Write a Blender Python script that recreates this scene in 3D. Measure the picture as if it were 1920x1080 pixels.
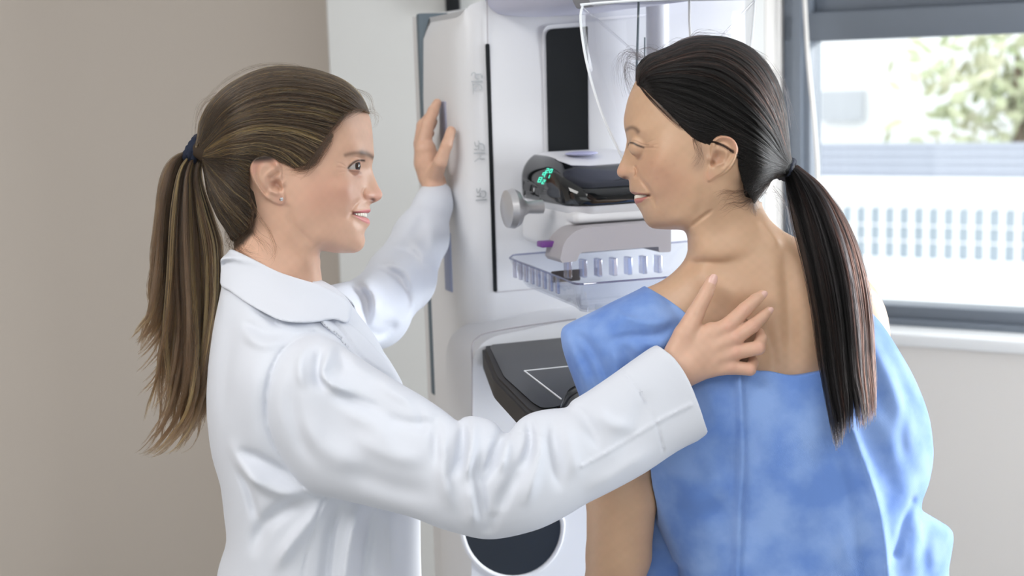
import bpy, bmesh, math, random
import numpy as np
from mathutils import Vector, Matrix
random.seed(7); rng = np.random.default_rng(7)
for _o in list(bpy.data.objects): bpy.data.objects.remove(_o)
C = bpy.context.scene.collection
scn = bpy.context.scene
# ------------------------------------------------------------------ camera, world, sun, exposure
FPX = 2667.0
CAM = np.array([0.0, 0.0, 1.62])
PITCH, ROLL = math.radians(8.5), math.radians(1.8)
fwd = np.array([0, math.cos(PITCH), -math.sin(PITCH)])
r0 = np.array([1.0, 0, 0]); u0 = np.cross(r0, fwd)
cr, sr = math.cos(ROLL), math.sin(ROLL)
right = r0 * cr - u0 * sr
up = u0 * cr + r0 * sr
cd = bpy.data.cameras.new('camera'); cam = bpy.data.objects.new('camera', cd); C.objects.link(cam)
cd.sensor_width = 36; cd.lens = 50.0; cd.clip_end = 200
cam.matrix_world = Matrix(((right[0], up[0], -fwd[0], CAM[0]), (right[1], up[1], -fwd[1], CAM[1]), (right[2], up[2], -fwd[2], CAM[2]), (0, 0, 0, 1)))
cd.dof.use_dof = True; cd.dof.focus_distance = 1.64; cd.dof.aperture_fstop = 5.0
scn.camera = cam
w_ = bpy.data.worlds.new('sky'); scn.world = w_; w_.use_nodes = True
bg = w_.node_tree.nodes['Background']
bg.inputs[0].default_value = (0.93, 0.965, 1.0, 1); bg.inputs[1].default_value = 2.4
def light(name, kind, loc, target, energy, color=(1, 1, 1), size=1.0, size_y=None, angle=None):
    l = bpy.data.lights.new(name, kind); l.energy = energy; l.color = color
    if kind == 'AREA':
        l.shape = 'RECTANGLE'; l.size = size; l.size_y = size_y or size
    if angle is not None: l.angle = angle
    o = bpy.data.objects.new(name, l); C.objects.link(o); o.location = loc
    o.rotation_euler = (Vector(target) - Vector(loc)).to_track_quat('-Z', 'Y').to_euler()
    return o
light('sun', 'SUN', (6, 3.4, 2.3), (0.4, 1.7, 1.2), 3.2, (1.0, 0.96, 0.9), angle=0.12)
light('window_daylight', 'AREA', (2.25, 2.12, 1.55), (0.3, 1.5, 1.2), 84, (0.93, 0.97, 1.0), 1.3, 1.0)
light('ceiling_lamp', 'AREA', (-1.2, 0.6, 2.85), (-0.6, 1.2, 0.0), 52, (1.0, 0.98, 0.96), 1.4, 1.4)
light('rear_fill', 'AREA', (0.2, -2.1, 1.7), (0.1, 1.8, 1.2), 15, (0.95, 0.98, 1.0), 3.4, 1.6)  # added soft fill behind the camera; the rear wall has no window
light('ceiling_lamp', 'AREA', (0.9, -0.2, 2.85), (0.7, 0.6, 0.0), 26, (1.0, 0.97, 0.94), 1.2, 1.2)
scn.view_settings.view_transform = 'Standard'; scn.view_settings.look = 'None'
scn.view_settings.gamma = 1.0; scn.view_settings.use_curve_mapping = False
scn.view_settings.exposure = 0.0
scn.cycles.use_denoising = True
scn.cycles.max_bounces = 7; scn.cycles.transparent_max_bounces = 24; scn.cycles.transmission_bounces = 8
# ------------------------------------------------------------------ model frame: 0.63 mm units, x right, y down, w away, facing like the camera
S = 0.00063
D0 = FPX * S
def wld(P):
    P = np.atleast_2d(np.asarray(P, float))
    return CAM + S * ((P[:, :1] - 960) * right - (P[:, 1:2] - 540) * up) + (D0 + P[:, 2:3] * S) * fwd
def unw(Q):
    d = np.atleast_2d(np.asarray(Q, float)) - CAM
    return np.stack([960 + d @ right / S, 540 - d @ up / S, (d @ fwd - D0) / S], 1)
def U(px, py, w=0.0):
    k = 1 + w / FPX
    return (960 + (px - 960) * k, 540 + (py - 540) * k, w)
# ------------------------------------------------------------------ object helpers
def empty(name, loc, label, cat, group=None, rz=0):
    o = bpy.data.objects.new(name, None); C.objects.link(o); o.location = loc; o.rotation_euler = (0, 0, rz)
    o['label'] = label; o['category'] = cat
    if group: o['group'] = group
    return o
def link_mesh(name, me, mat, parent=None, world=True, kind=None, label=None, cat=None, group=None):
    o = bpy.data.objects.new(name, me); C.objects.link(o)
    if mat and not me.materials: me.materials.append(mat)
    if parent is not None:
        o.parent = parent
        if world:
            root = parent
            m = Matrix.Identity(4)
            chain = []
            while root is not None: chain.append(root); root = root.parent
            for r in reversed(chain): m = m @ r.matrix_basis if r.parent is None else m @ r.matrix_parent_inverse @ r.matrix_basis
            o.matrix_parent_inverse = m.inverted()
    if kind: o['kind'] = kind
    if label: o['label'] = label
    if cat: o['category'] = cat
    if group: o['group'] = group
    return o
def npmesh(name, V, faces, smooth=True, quads=None):
    """V (n,3) world, quads (m,4) array plus optional list of other faces"""
    me = bpy.data.meshes.new(name)
    V = np.asarray(V, np.float32)
    if quads is not None:
        nq = len(quads); ex = faces or []
        tot = [len(f) for f in ex]
        loops = np.concatenate([np.asarray(quads, np.int32).ravel()] + [np.asarray(f, np.int32) for f in ex]) if (nq or ex) else np.zeros(0, np.int32)
        starts = np.concatenate([np.arange(nq) * 4, nq * 4 + np.concatenate([[0], np.cumsum(tot)[:-1]])]) if ex else np.arange(nq) * 4
        me.vertices.add(len(V)); me.vertices.foreach_set('co', V.ravel())
        me.loops.add(len(loops)); me.loops.foreach_set('vertex_index', loops.astype(np.int32))
        me.polygons.add(len(starts)); me.polygons.foreach_set('loop_start', starts.astype(np.int32))
        me.update(calc_edges=True); me.validate()
    else:
        me.from_pydata(V.tolist(), [], faces); me.update()
    if smooth: me.polygons.foreach_set('use_smooth', np.ones(len(me.polygons), bool))
    return me
def set_col(me, name, col):
    a = me.color_attributes.new(name, 'FLOAT_COLOR', 'POINT')
    c = np.ones((len(me.vertices), 4), np.float32); c[:, :3] = col
    a.data.foreach_set('color', c.ravel())
def srgb(r, g, b):
    f = lambda c: ((c / 255 + 0.055) / 1.055) ** 2.4 if c > 10 else c / 255 / 12.92
    return np.array([f(r), f(g), f(b)])
# ------------------------------------------------------------------ materials
def mat(name, col=(0.8, 0.8, 0.8), rough=0.5, metal=0.0, **kw):
    m = bpy.data.materials.new(name); m.use_nodes = True
    b = m.node_tree.nodes['Principled BSDF']
    b.inputs['Base Color'].default_value = (*col, 1); b.inputs['Roughness'].default_value = rough; b.inputs['Metallic'].default_value = metal
    for k, v in kw.items():
        b.inputs[k.replace('_', ' ')].default_value = v
    return m
def nodes(m): return m.node_tree.nodes, m.node_tree.links, m.node_tree.nodes['Principled BSDF']
def noise_color(m, c1, c2, scale, detail=4, lo=0.35, hi=0.65, coord='Object'):
    n, l, b = nodes(m)
    tc = n.new('ShaderNodeTexCoord'); t = n.new('ShaderNodeTexNoise'); t.inputs['Scale'].default_value = scale; t.inputs['Detail'].default_value = detail
    r = n.new('ShaderNodeValToRGB'); r.color_ramp.elements[0].position = lo; r.color_ramp.elements[1].position = hi
    r.color_ramp.elements[0].color = (*c1, 1); r.color_ramp.elements[1].color = (*c2, 1)
    l.new(tc.outputs[coord], t.inputs[0]); l.new(t.outputs[0], r.inputs[0]); l.new(r.outputs[0], b.inputs['Base Color'])
    return t
def noise_bump(m, scale, strength, dist=0.001, detail=3):
    n, l, b = nodes(m)
    tc = n.new('ShaderNodeTexCoord'); t = n.new('ShaderNodeTexNoise'); t.inputs['Scale'].default_value = scale; t.inputs['Detail'].default_value = detail
    bp = n.new('ShaderNodeBump'); bp.inputs['Strength'].default_value = strength; bp.inputs['Distance'].default_value = dist
    l.new(tc.outputs['Object'], t.inputs[0]); l.new(t.outputs[0], bp.inputs['Height']); l.new(bp.outputs[0], b.inputs['Normal'])
def attr_color(m, name='Col'):
    n, l, b = nodes(m)
    a = n.new('ShaderNodeAttribute'); a.attribute_name = name
    l.new(a.outputs['Color'], b.inputs['Base Color'])
def glassy(name, col=(1, 1, 1), alpha_mix=0.85, rough=0.02, edge=0.35):
    m = bpy.data.materials.new(name); m.use_nodes = True
    n, l = m.node_tree.nodes, m.node_tree.links
    n.remove(n['Principled BSDF']); out = n['Material Output']
    t = n.new('ShaderNodeBsdfTransparent'); t.inputs[0].default_value = (*col, 1)
    g = n.new('ShaderNodeBsdfGlossy'); g.inputs['Roughness'].default_value = rough
    f0 = n.new('ShaderNodeLayerWeight'); f0.inputs[0].default_value = 0.5
    f = n.new('ShaderNodeMath'); f.operation = 'POWER'; f.inputs[1].default_value = 3.0; l.new(f0.outputs['Facing'], f.inputs[0])
    mp = n.new('ShaderNodeMath'); mp.operation = 'MULTIPLY_ADD'; mp.inputs[1].default_value = edge; mp.inputs[2].default_value = 1 - alpha_mix
    mx = n.new('ShaderNodeMixShader'); l.new(f.outputs[0], mp.inputs[0]); l.new(mp.outputs[0], mx.inputs[0])
    l.new(t.outputs[0], mx.inputs[1]); l.new(g.outputs[0], mx.inputs[2]); l.new(mx.outputs[0], out.inputs[0])
    return m
# ------------------------------------------------------------------ sculpting kit: signed fields, surface nets
def catmull(P, n=6, closed=False):
    P = np.asarray(P, float); N = len(P); out = []
    t = np.linspace(0, 1, n, endpoint=False)[:, None]
    rngi = range(N) if closed else range(N - 1)
    for i in rngi:
        if closed: a, b, c, d = P[(i - 1) % N], P[i], P[(i + 1) % N], P[(i + 2) % N]
        else: a, b, c, d = P[max(i - 1, 0)], P[i], P[i + 1], P[min(i + 2, N - 1)]
        out.append(0.5 * ((2 * b) + (-a + c) * t + (2 * a - 5 * b + 4 * c - d) * t ** 2 + (-a + 3 * b - 3 * c + d) * t ** 3))
    if not closed: out.append(P[-1:])
    return np.concatenate(out)
def resample(P, n):
    P = np.asarray(P, float); d = np.concatenate([[0], np.cumsum(np.linalg.norm(np.diff(P, axis=0), axis=1))])
    s = np.linspace(0, d[-1], n)
    return np.stack([np.interp(s, d, P[:, k]) for k in range(P.shape[1])], 1)
def blur(A, sig):
    r = max(1, int(3 * sig + 0.5)); k = np.exp(-0.5 * (np.arange(-r, r + 1) / sig) ** 2); k /= k.sum()
    for ax in (0, 1):
        pad = [(0, 0), (0, 0)]; pad[ax] = (r, r)
        B = np.pad(A, pad, mode='edge'); out = np.zeros_like(A); n = A.shape[ax]
        for i, kk in enumerate(k):
            out += kk * (B[i:i + n] if ax == 0 else B[:, i:i + n])
        A = out
    return A
def tps(P, v, lam=0.0):
    P = np.asarray(P, float) / 100; v = np.asarray(v, float); n = len(P)
    r = np.linalg.norm(P[:, None] - P[None], axis=2); K = np.where(r > 0, r * r * np.log(r + 1e-9), 0) + lam * np.eye(n)
    Q = np.c_[np.ones(n), P]; A = np.block([[K, Q], [Q.T, np.zeros((3, 3))]])
    if n < 4:
        m = v.mean(); return lambda X, Y: np.full(np.shape(X), m, float)
    sol = np.linalg.lstsq(A, np.r_[v, 0, 0, 0], rcond=None)[0]
    def f(X, Y):
        X = X / 100; Y = Y / 100; o = sol[n] + sol[n + 1] * X + sol[n + 2] * Y
        for i in range(n):
            r2 = (X - P[i, 0]) ** 2 + (Y - P[i, 1]) ** 2
            o = o + sol[i] * 0.5 * r2 * np.log(r2 + 1e-12)
        return o
    return f
def seg_dist(X, Y, P):
    """distance from points to an open polyline and the parameter (index) of the closest point"""
    best = np.full(X.shape, 1e9); par = np.zeros(X.shape)
    for i in range(len(P) - 1):
        a, b = P[i][:2], P[i + 1][:2]; d = (b[0] - a[0], b[1] - a[1]); L = d[0] ** 2 + d[1] ** 2 + 1e-9
        t = np.clip(((X - a[0]) * d[0] + (Y - a[1]) * d[1]) / L, 0, 1)
        q = (X - a[0] - t * d[0]) ** 2 + (Y - a[1] - t * d[1]) ** 2
        m = q < best; best = np.where(m, q, best); par = np.where(m, i + t, par)
    return np.sqrt(best), par
def stroke(X, Y, P, sig, amp, taper=True):
    P = catmull(P, 5) if len(P) > 2 else np.asarray(P, float)
    P = P[:, :2]
    if taper:
        a = P[0] - P[1]; b = P[-1] - P[-2]
        P = np.vstack([P[:1] + a / (np.linalg.norm(a) + 1e-9) * sig, P, P[-1:] + b / (np.linalg.norm(b) + 1e-9) * sig])
    m = (X > P[:, 0].min() - 4 * sig) & (X < P[:, 0].max() + 4 * sig) & (Y > P[:, 1].min() - 4 * sig) & (Y < P[:, 1].max() + 4 * sig)
    out = np.zeros(X.shape)
    if not m.any(): return out
    d, t = seg_dist(X[m], Y[m], P); e = amp * np.exp(-0.5 * (d / sig) ** 2)
    if taper:
        s = np.concatenate([[0], np.cumsum(np.linalg.norm(np.diff(P, axis=0), axis=1))]); Lt = s[-1]; u = np.interp(t, np.arange(len(P)), s)
        w = min(max(0.35 * Lt, 1.8 * sig), 0.5 * Lt); e = e * ss(0, w, u) * ss(0, w, Lt - u)
    out[m] = e
    return out
def poly_sd_exact(X, Y, P):
    """signed distance, positive inside"""
    P = np.asarray(P, float); Q = np.vstack([P, P[:1]])
    d, _ = seg_dist(X, Y, Q); ins = np.zeros(X.shape, bool)
    for i in range(len(P)):
        a, b = Q[i], Q[i + 1]
        if a[1] == b[1]: continue
        c = ((a[1] > Y) != (b[1] > Y)) & (X < (b[0] - a[0]) * (Y - a[1]) / (b[1] - a[1]) + a[0])
        ins ^= c
    return np.where(ins, d, -d)
_PG = {}
def poly_sd_raw(X, Y, P): return poly_sd_exact(X, Y, P)
class Grid2:
    def __init__(s, x0, y0, h, A): s.x0, s.y0, s.h, s.A = x0, y0, h, np.ascontiguousarray(A, np.float32)
    def __call__(s, x, y):
        ny, nx = s.A.shape
        u = np.clip((x - s.x0) / s.h, 0, nx - 1.001); v = np.clip((y - s.y0) / s.h, 0, ny - 1.001)
        i = u.astype(np.int32); j = v.astype(np.int32); u = u - i; v = v - j; A = s.A
        return (A[j, i] * (1 - u) + A[j, i + 1] * u) * (1 - v) + (A[j + 1, i] * (1 - u) + A[j + 1, i + 1] * u) * v
def poly_sd(X, Y, P):
    """signed distance to a polygon, from a cached grid when asked for many points"""
    P = np.asarray(P, float)
    if np.size(X) < 3000 and P.tobytes() not in _PG: return poly_sd_exact(X, Y, P)
    k = P.tobytes()
    if k not in _PG:
        lo = P.min(0) - 40; hi = P.max(0) + 40; r = max(0.75, (hi - lo).max() / 500)
        xs = np.arange(lo[0], hi[0], r); ys = np.arange(lo[1], hi[1], r); GX, GY = np.meshgrid(xs, ys)
        _PG[k] = (Grid2(lo[0], lo[1], r, poly_sd_exact(GX, GY, P)), xs[-1], ys[-1])
    g, xm, ym = _PG[k]
    cx = np.clip(X, g.x0, xm); cy = np.clip(Y, g.y0, ym)
    return g(cx, cy) - np.hypot(X - cx, Y - cy)
def ss(a, b, x):
    t = np.clip((x - a) / (b - a), 0, 1); return t * t * (3 - 2 * t)
def poisson(mask, src):
    def solve(m, u, it, h):
        jj, ii = np.indices(m.shape); red = ((ii + jj) % 2 == 0) & m; blk = ((ii + jj) % 2 == 1) & m
        for _ in range(it):
            for c in (red, blk):
                n = np.zeros_like(u); n[1:-1, 1:-1] = (u[:-2, 1:-1] + u[2:, 1:-1] + u[1:-1, :-2] + u[1:-1, 2:] + h * h * src) / 4
                u = np.where(c, u + 1.7 * (n - u), u)
        return u
    lv = [mask]
    while min(lv[-1].shape) > 24: lv.append(lv[-1][::2, ::2])
    u = np.zeros(lv[-1].shape)
    for k in range(len(lv) - 1, -1, -1):
        m = lv[k]
        if u.shape != m.shape:
            u = np.repeat(np.repeat(u, 2, 0), 2, 1)[:m.shape[0], :m.shape[1]]
        m = m.copy(); m[0] = m[-1] = False; m[:, 0] = m[:, -1] = False
        u = solve(m, np.where(m, u, 0), 60 if k else 24, 2.0 ** k)
    return u
class Inflate:
    """a volume from a side outline: half thickness follows the outline and control points (px, py, depth, half thickness)"""
    def __init__(s, outline, ctrl, res=1.0, closed_n=4, raw=False, rot=None, lam=0.01, details=(), sides='both'):
        cp = [(c[0], c[1]) for c in ctrl]
        cf = tps(cp, [c[2] for c in ctrl], 0.01) if len(set(c[2] for c in ctrl)) > 1 else (lambda X, Y, v=ctrl[0][2]: np.full(np.shape(X), float(v)))
        O = catmull(outline, closed_n, True) if closed_n > 1 else np.asarray(outline, float)
        if not raw:
            cc = cf(O[:, 0], O[:, 1]); k = 1 + cc / FPX
            O = np.stack([960 + (O[:, 0] - 960) * k, 540 + (O[:, 1] - 540) * k], 1)
            ctrl = [(*U(c[0], c[1], c[2])[:2], c[2], c[3]) for c in ctrl]
            cp = [(c[0], c[1]) for c in ctrl]
            cf = tps(cp, [c[2] for c in ctrl], 0.01) if len(set(c[2] for c in ctrl)) > 1 else cf
        s.O = O; pad = 14 * res
        x0, y0 = O.min(0) - pad; x1, y1 = O.max(0) + pad
        xs = np.arange(x0, x1, res); ys = np.arange(y0, y1, res); X, Y = np.meshgrid(xs, ys)
        D = poly_sd_exact(X, Y, O) / res
        q0 = poisson(D > 0, 4.0) * res * res
        q0 = np.maximum(q0, 0)
        g = Grid2(x0, y0, res, q0)
        px = np.array([c[0] for c in ctrl]); py = np.array([c[1] for c in ctrl]); tv = np.array([c[3] for c in ctrl], float)
        qa = np.maximum(g(px, py), 4.0)
        lf = tps(cp, np.log(tv ** 2 / qa), lam)
        lr = np.clip(lf(X, Y), -3.5, 3.5)
        q = q0 * np.exp(lr)
        Dm = np.maximum(D, 1.0); m = (D > 1.2).astype(float)
        r = blur(np.where(m > 0, q / Dm, 0), 2.2); wgt = blur(m, 2.2); r = r / np.maximum(wgt, 1e-3)
        r = np.where(wgt > 0.02, r, np.median(r[m > 0]) if m.any() else 1.0)
        r = np.clip(r, 0.5, None)
        t = ss(1.5, 5, D)
        q = np.where(D > 0, (1 - t) * r * np.maximum(D, 0) + t * q, r * D)
        q = blur(q, 1.0)
        s.X, s.Y, s.x0, s.y0, s.res = X, Y, x0, y0, res
        gy, gx = np.gradient(q, res)
        s.q = Grid2(x0, y0, res, q); s.G = Grid2(x0, y0, res, gx * gx + gy * gy)
        s.c = Grid2(x0, y0, res, cf(X, Y))
        s.bb = (O.min(0), O.max(0)); s.h = None; s.sides = sides; s.rot = rot
        if details: s.add(details)
    def add(s, details):
        H = np.zeros(s.X.shape) if s.h is None else s.h.A.astype(float)
        for d in details:
            if callable(d): H = H + d(s.X, s.Y)
            else: P, sig, amp = d[:3]; H = H + stroke(s.X, s.Y, P, sig, amp, *(d[3:]))
        s.h = Grid2(s.x0, s.y0, s.res, H)
    def local(s, P):
        if s.rot is None: return P
        M, o = s.rot
        return (P - o) @ M + o
    def world(s, P):
        if s.rot is None: return P
        M, o = s.rot
        return (P - o) @ M.T + o
    def W(s, x, y): return np.sqrt(np.maximum(s.q(x, y), 0))
    def __call__(s, P, disp=True):
        P = s.local(P); x, y, w = P[:, 0], P[:, 1], P[:, 2]
        q = s.q(x, y); G = s.G(x, y); dw = w - s.c(x, y)
        den = np.sqrt(4 * np.maximum(dw * dw, q) + G + 4)
        d = (dw * dw - q) / den
        ox = np.maximum(np.maximum(s.bb[0][0] - 12 - x, x - s.bb[1][0] - 12), 0); oy = np.maximum(np.maximum(s.bb[0][1] - 12 - y, y - s.bb[1][1] - 12), 0)
        d = d + np.hypot(ox, oy)
        if s.h is not None and disp:
            hh = s.h(x, y) * np.abs(2 * dw) / den
            if s.sides == 'near': hh = hh * ss(4, -4, dw)
            d = d - hh
        return d
def cone(P, a, b, ra, rb):
    a = np.asarray(a, float); b = np.asarray(b, float); ba = b - a; L = ba @ ba
    t = np.clip(((P - a) @ ba) / L, 0, 1)
    return np.linalg.norm(P - a - t[:, None] * ba, axis=1) - (ra + (rb - ra) * t)
def smin(a, b, k):
    h = np.clip(0.5 + 0.5 * (b - a) / k, 0, 1); return b * (1 - h) + a * h - k * h * (1 - h)
def smax(a, b, k): return -smin(-a, -b, k)
def chain(P, pts, k=4):
    """pts: list of (x,y,w,r)"""
    d = None
    for i in range(len(pts) - 1):
        c = cone(P, pts[i][:3], pts[i + 1][:3], pts[i][3], pts[i + 1][3])
        d = c if d is None else smin(d, c, k)
    return d
def cpts(L):
    """image px points with depth -> unit points, radius scaled with depth"""
    return [(*U(p[0], p[1], p[2]), p[3] * (1 + p[2] / FPX)) for p in L]
def evalc(f, P, n=400000):
    return np.concatenate([f(P[i:i + n]) for i in range(0, len(P), n)]) if len(P) else np.zeros(0)
def nets(f, lo, hi, h, clipy=None):
    lo = np.array(lo, float); hi = np.array(hi, float); B = 6
    nb = np.ceil((hi - lo) / (h * B)).astype(int); n = nb * B + 1
    ax = [lo[k] + h * B * (np.arange(nb[k]) + 0.5) for k in range(3)]
    G = np.stack(np.meshgrid(*ax, indexing='ij'), -1).reshape(-1, 3)
    fc = evalc(f, G).reshape(nb)
    act = np.abs(fc) < h * B * 1.35
    a2 = act.copy()
    F = np.repeat(np.repeat(np.repeat(np.sign(fc) * 99, B, 0), B, 1), B, 2).astype(np.float32)
    F = np.pad(F, ((0, 1),) * 3, mode='edge')
    idx = np.argwhere(a2)
    off = np.stack(np.meshgrid(*[np.arange(B + 1)] * 3, indexing='ij'), -1).reshape(-1, 3)
    for i in range(0, len(idx), 1500):
        I = (idx[i:i + 1500, None] * B + off[None]).reshape(-1, 3)
        F[I[:, 0], I[:, 1], I[:, 2]] = f(lo + I * h)
    sg = F < 0
    cell = np.zeros(n - 1, bool); c0 = sg[:-1, :-1, :-1]
    for dx in (0, 1):
        for dy in (0, 1):
            for dz in (0, 1):
                if dx + dy + dz: cell |= sg[dx:n[0] - 1 + dx, dy:n[1] - 1 + dy, dz:n[2] - 1 + dz] != c0
    ci = np.argwhere(cell); vid = np.full(n - 1, -1, np.int32); vid[tuple(ci.T)] = np.arange(len(ci))
    acc = np.zeros((len(ci), 3)); cnt = np.zeros(len(ci))
    for a in range(3):
        for o1 in (0, 1):
            for o2 in (0, 1):
                o = np.zeros(3, int); oo = [k for k in range(3) if k != a]; o[oo[0]] = o1; o[oo[1]] = o2
                p0 = ci + o; p1 = p0.copy(); p1[:, a] += 1
                f0 = F[tuple(p0.T)]; f1 = F[tuple(p1.T)]; m = (f0 < 0) != (f1 < 0)
                t = np.where(m, f0 / np.where(m, f0 - f1, 1), 0)
                q = p0.astype(float); q[:, a] += t
                acc[m] += q[m]; cnt[m] += 1
    V = lo + acc / np.maximum(cnt, 1)[:, None] * h
    quads = []
    for a in range(3):
        b, c = (a + 1) % 3, (a + 2) % 3
        sl0 = [slice(1, -1)] * 3; sl1 = [slice(1, -1)] * 3; sl0[a] = slice(0, -1); sl1[a] = slice(1, None)
        s0, s1 = sg[tuple(sl0)], sg[tuple(sl1)]
        e = np.argwhere(s0 != s1); flip = s0[tuple(e.T)]
        e = e.copy(); e[:, b] += 1; e[:, c] += 1
        def vv(db, dc):
            q = e.copy(); q[:, b] -= db; q[:, c] -= dc; return vid[tuple(q.T)]
        Q = np.stack([vv(0, 0), vv(1, 0), vv(1, 1), vv(0, 1)], 1)
        Q[~flip] = Q[~flip][:, ::-1]; quads.append(Q)
    Q = np.concatenate(quads); Q = Q[(Q >= 0).all(1)]
    return V, Q
def project(f, V, it=2, e=0.4):
    for _ in range(it):
        d = evalc(f, V); g = np.stack([evalc(f, V + np.eye(3)[k] * e) - d for k in range(3)], 1) / e
        n = np.linalg.norm(g, axis=1, keepdims=True) + 1e-6
        V = V - np.clip(d[:, None] / n, -3, 3) * g / n
    return V
def subdiv(V, Q, extra, mask=None):
    if mask is None: mask = np.ones(len(Q), bool)
    M = Q[mask]; E = np.sort(np.concatenate([M[:, [0, 1]], M[:, [1, 2]], M[:, [2, 3]], M[:, [3, 0]]]), 1)
    key = E[:, 0].astype(np.int64) * len(V) + E[:, 1]; uk, inv = np.unique(key, return_inverse=True)
    mids = 0.5 * (V[uk // len(V)] + V[uk % len(V)]); n = len(M); nv = len(V)
    mi = nv + inv.reshape(4, n).T; ce = nv + len(uk) + np.arange(n); cv = V[M].mean(1)
    V2 = np.vstack([V, mids, cv])
    parts = [np.stack([M[:, k], mi[:, k], ce, mi[:, (k - 1) % 4]], 1) for k in range(4)]
    rest = Q[~mask]
    newextra = []
    def ins(poly):
        out = []
        for i in range(len(poly)):
            a, b = poly[i], poly[(i + 1) % len(poly)]; out.append(a)
            k = min(a, b) * nv + max(a, b); j = np.searchsorted(uk, k)
            if j < len(uk) and uk[j] == k: out.append(nv + j)
        return out
    if len(rest):
        Er = np.sort(np.stack([rest[:, [0, 1]], rest[:, [1, 2]], rest[:, [2, 3]], rest[:, [3, 0]]], 1), 2)
        kr = Er[..., 0].astype(np.int64) * nv + Er[..., 1]; touch = np.isin(kr, uk).any(1)
        newextra = [ins([int(v) for v in p]) for p in rest[touch]]; rest = rest[~touch]
    newextra += [ins([int(v) for v in p]) for p in extra]
    return V2, np.concatenate(parts + [rest]), newextra
def sculpt(f, lo, hi, h, levels=1, masks=(), it=2):
    V, Q = nets(f, lo, hi, h); V = project(f, V, 2); ex = []
    for k in range(levels):
        V, Q, ex = subdiv(V, Q, ex); V = project(f, V, it)
    for mk in masks:
        V, Q, ex = subdiv(V, Q, ex, mk(V[Q].mean(1))); V = project(f, V, it)
    return V, Q, ex
def join_geo(parts):
    Vs, Qs, Es, o = [], [], [], 0
    for V, Q, E in parts:
        Vs.append(V); Qs.append(Q + o); Es += [[i + o for i in e] for e in E]; o += len(V)
    return np.concatenate(Vs), np.concatenate(Qs), Es
def rot_y(cx, cy, deg, tilt=0):
    """rotation frame for a head: local -> unit (about the vertical image axis)"""
    a = math.radians(deg); M = np.array([[math.cos(a), 0, math.sin(a)], [0, 1, 0], [-math.sin(a), 0, math.cos(a)]])
    return (M, np.array([cx, cy, 0.0]))
# ------------------------------------------------------------------ hair strands
def hair_obj(name, strands, radii, cols, m, parent, label=None):
    """strands: (n, k, 3) unit coords"""
    n, k, _ = strands.shape
    hc = bpy.data.hair_curves.new(name); hc.add_curves([k] * n)
    pos = wld(strands.reshape(-1, 3)).astype(np.float32)
    hc.points.foreach_set('position', pos.ravel())
    a = hc.attributes.get('radius') or hc.attributes.new('radius', 'FLOAT', 'POINT')
    a.data.foreach_set('value', np.asarray(radii, np.float32).ravel())
    ca = hc.attributes.new('hcol', 'FLOAT_COLOR', 'POINT')
    c = np.ones((n, k, 4), np.float32); c[..., :3] = cols
    ca.data.foreach_set('color', c.ravel())
    hc.materials.append(m)
    return link_mesh(name, hc, None, parent, label=label)
def hair_mat(name, rough=0.3, ior=1.5):
    m = bpy.data.materials.new(name); m.use_nodes = True
    n, l = m.node_tree.nodes, m.node_tree.links; n.remove(n['Principled BSDF'])
    h = n.new('ShaderNodeBsdfHairPrincipled'); h.parametrization = 'COLOR'
    h.inputs['Roughness'].default_value = rough; h.inputs['Radial Roughness'].default_value = 0.5
    h.inputs['Random Roughness'].default_value = 0.2; h.inputs['IOR'].default_value = ior
    a = n.new('ShaderNodeAttribute'); a.attribute_name = 'hcol'
    l.new(a.outputs['Color'], h.inputs['Color']); l.new(h.outputs[0], n['Material Output'].inputs[0])
    return m
def guide_interp(guides, n, k, jit=0.0):
    """n strands between ordered guides (each list of tuples), returns (n,k,dim) and t"""
    G = np.stack([resample(catmull(g, 6), k) for g in guides]); m = len(G)
    t = rng.random(n) * (m - 1); i = np.minimum(t.astype(int), m - 2); f = (t - i)[:, None, None]
    return G[i] * (1 - f) + G[i + 1] * f, t
# ================================================================== shared people helpers
DOWN = unw(CAM + np.array([0, 0, -1.0]))[0] - unw(CAM)[0]; DOWN = DOWN / np.linalg.norm(DOWN)
SK = mat('skin', (0.7, 0.5, 0.4), 0.43, Subsurface_Weight=0.12, Subsurface_Scale=0.006, Specular_IOR_Level=0.45)
attr_color(SK); noise_bump(SK, 900, 0.12, 0.0004)
M_EYE = mat('eye', (0.8, 0.78, 0.76), 0.08, Specular_IOR_Level=0.8); attr_color(M_EYE)
M_TEETH = mat('tooth_enamel', (0.86, 0.82, 0.72), 0.2)
def gauss_paint(col, x, y, P, sig, c, a, mask=None, power=2):
    P = catmull(P, 5) if len(P) > 2 else np.asarray(P, float)
    if len(P) == 1: d = np.hypot(x - P[0][0], y - P[0][1])
    else: d, _ = seg_dist(x, y, P)
    wgt = a * np.exp(-0.5 * (d / sig) ** power)
    if mask is not None: wgt = wgt * mask
    return col * (1 - wgt[:, None]) + np.asarray(c) * wgt[:, None]
def poly_paint(col, x, y, P, soft, c, a, mask=None):
    P = np.asarray(P, float); lo = P.min(0) - 6; hi = P.max(0) + 6
    m = (x > lo[0]) & (x < hi[0]) & (y > lo[1]) & (y < hi[1]); w = np.zeros(len(x))
    if m.any(): w[m] = a * ss(-soft, soft, poly_sd(x[m], y[m], P))
    if mask is not None: w = w * mask
    return col * (1 - w[:, None]) + np.asarray(c) * w[:, None]
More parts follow.
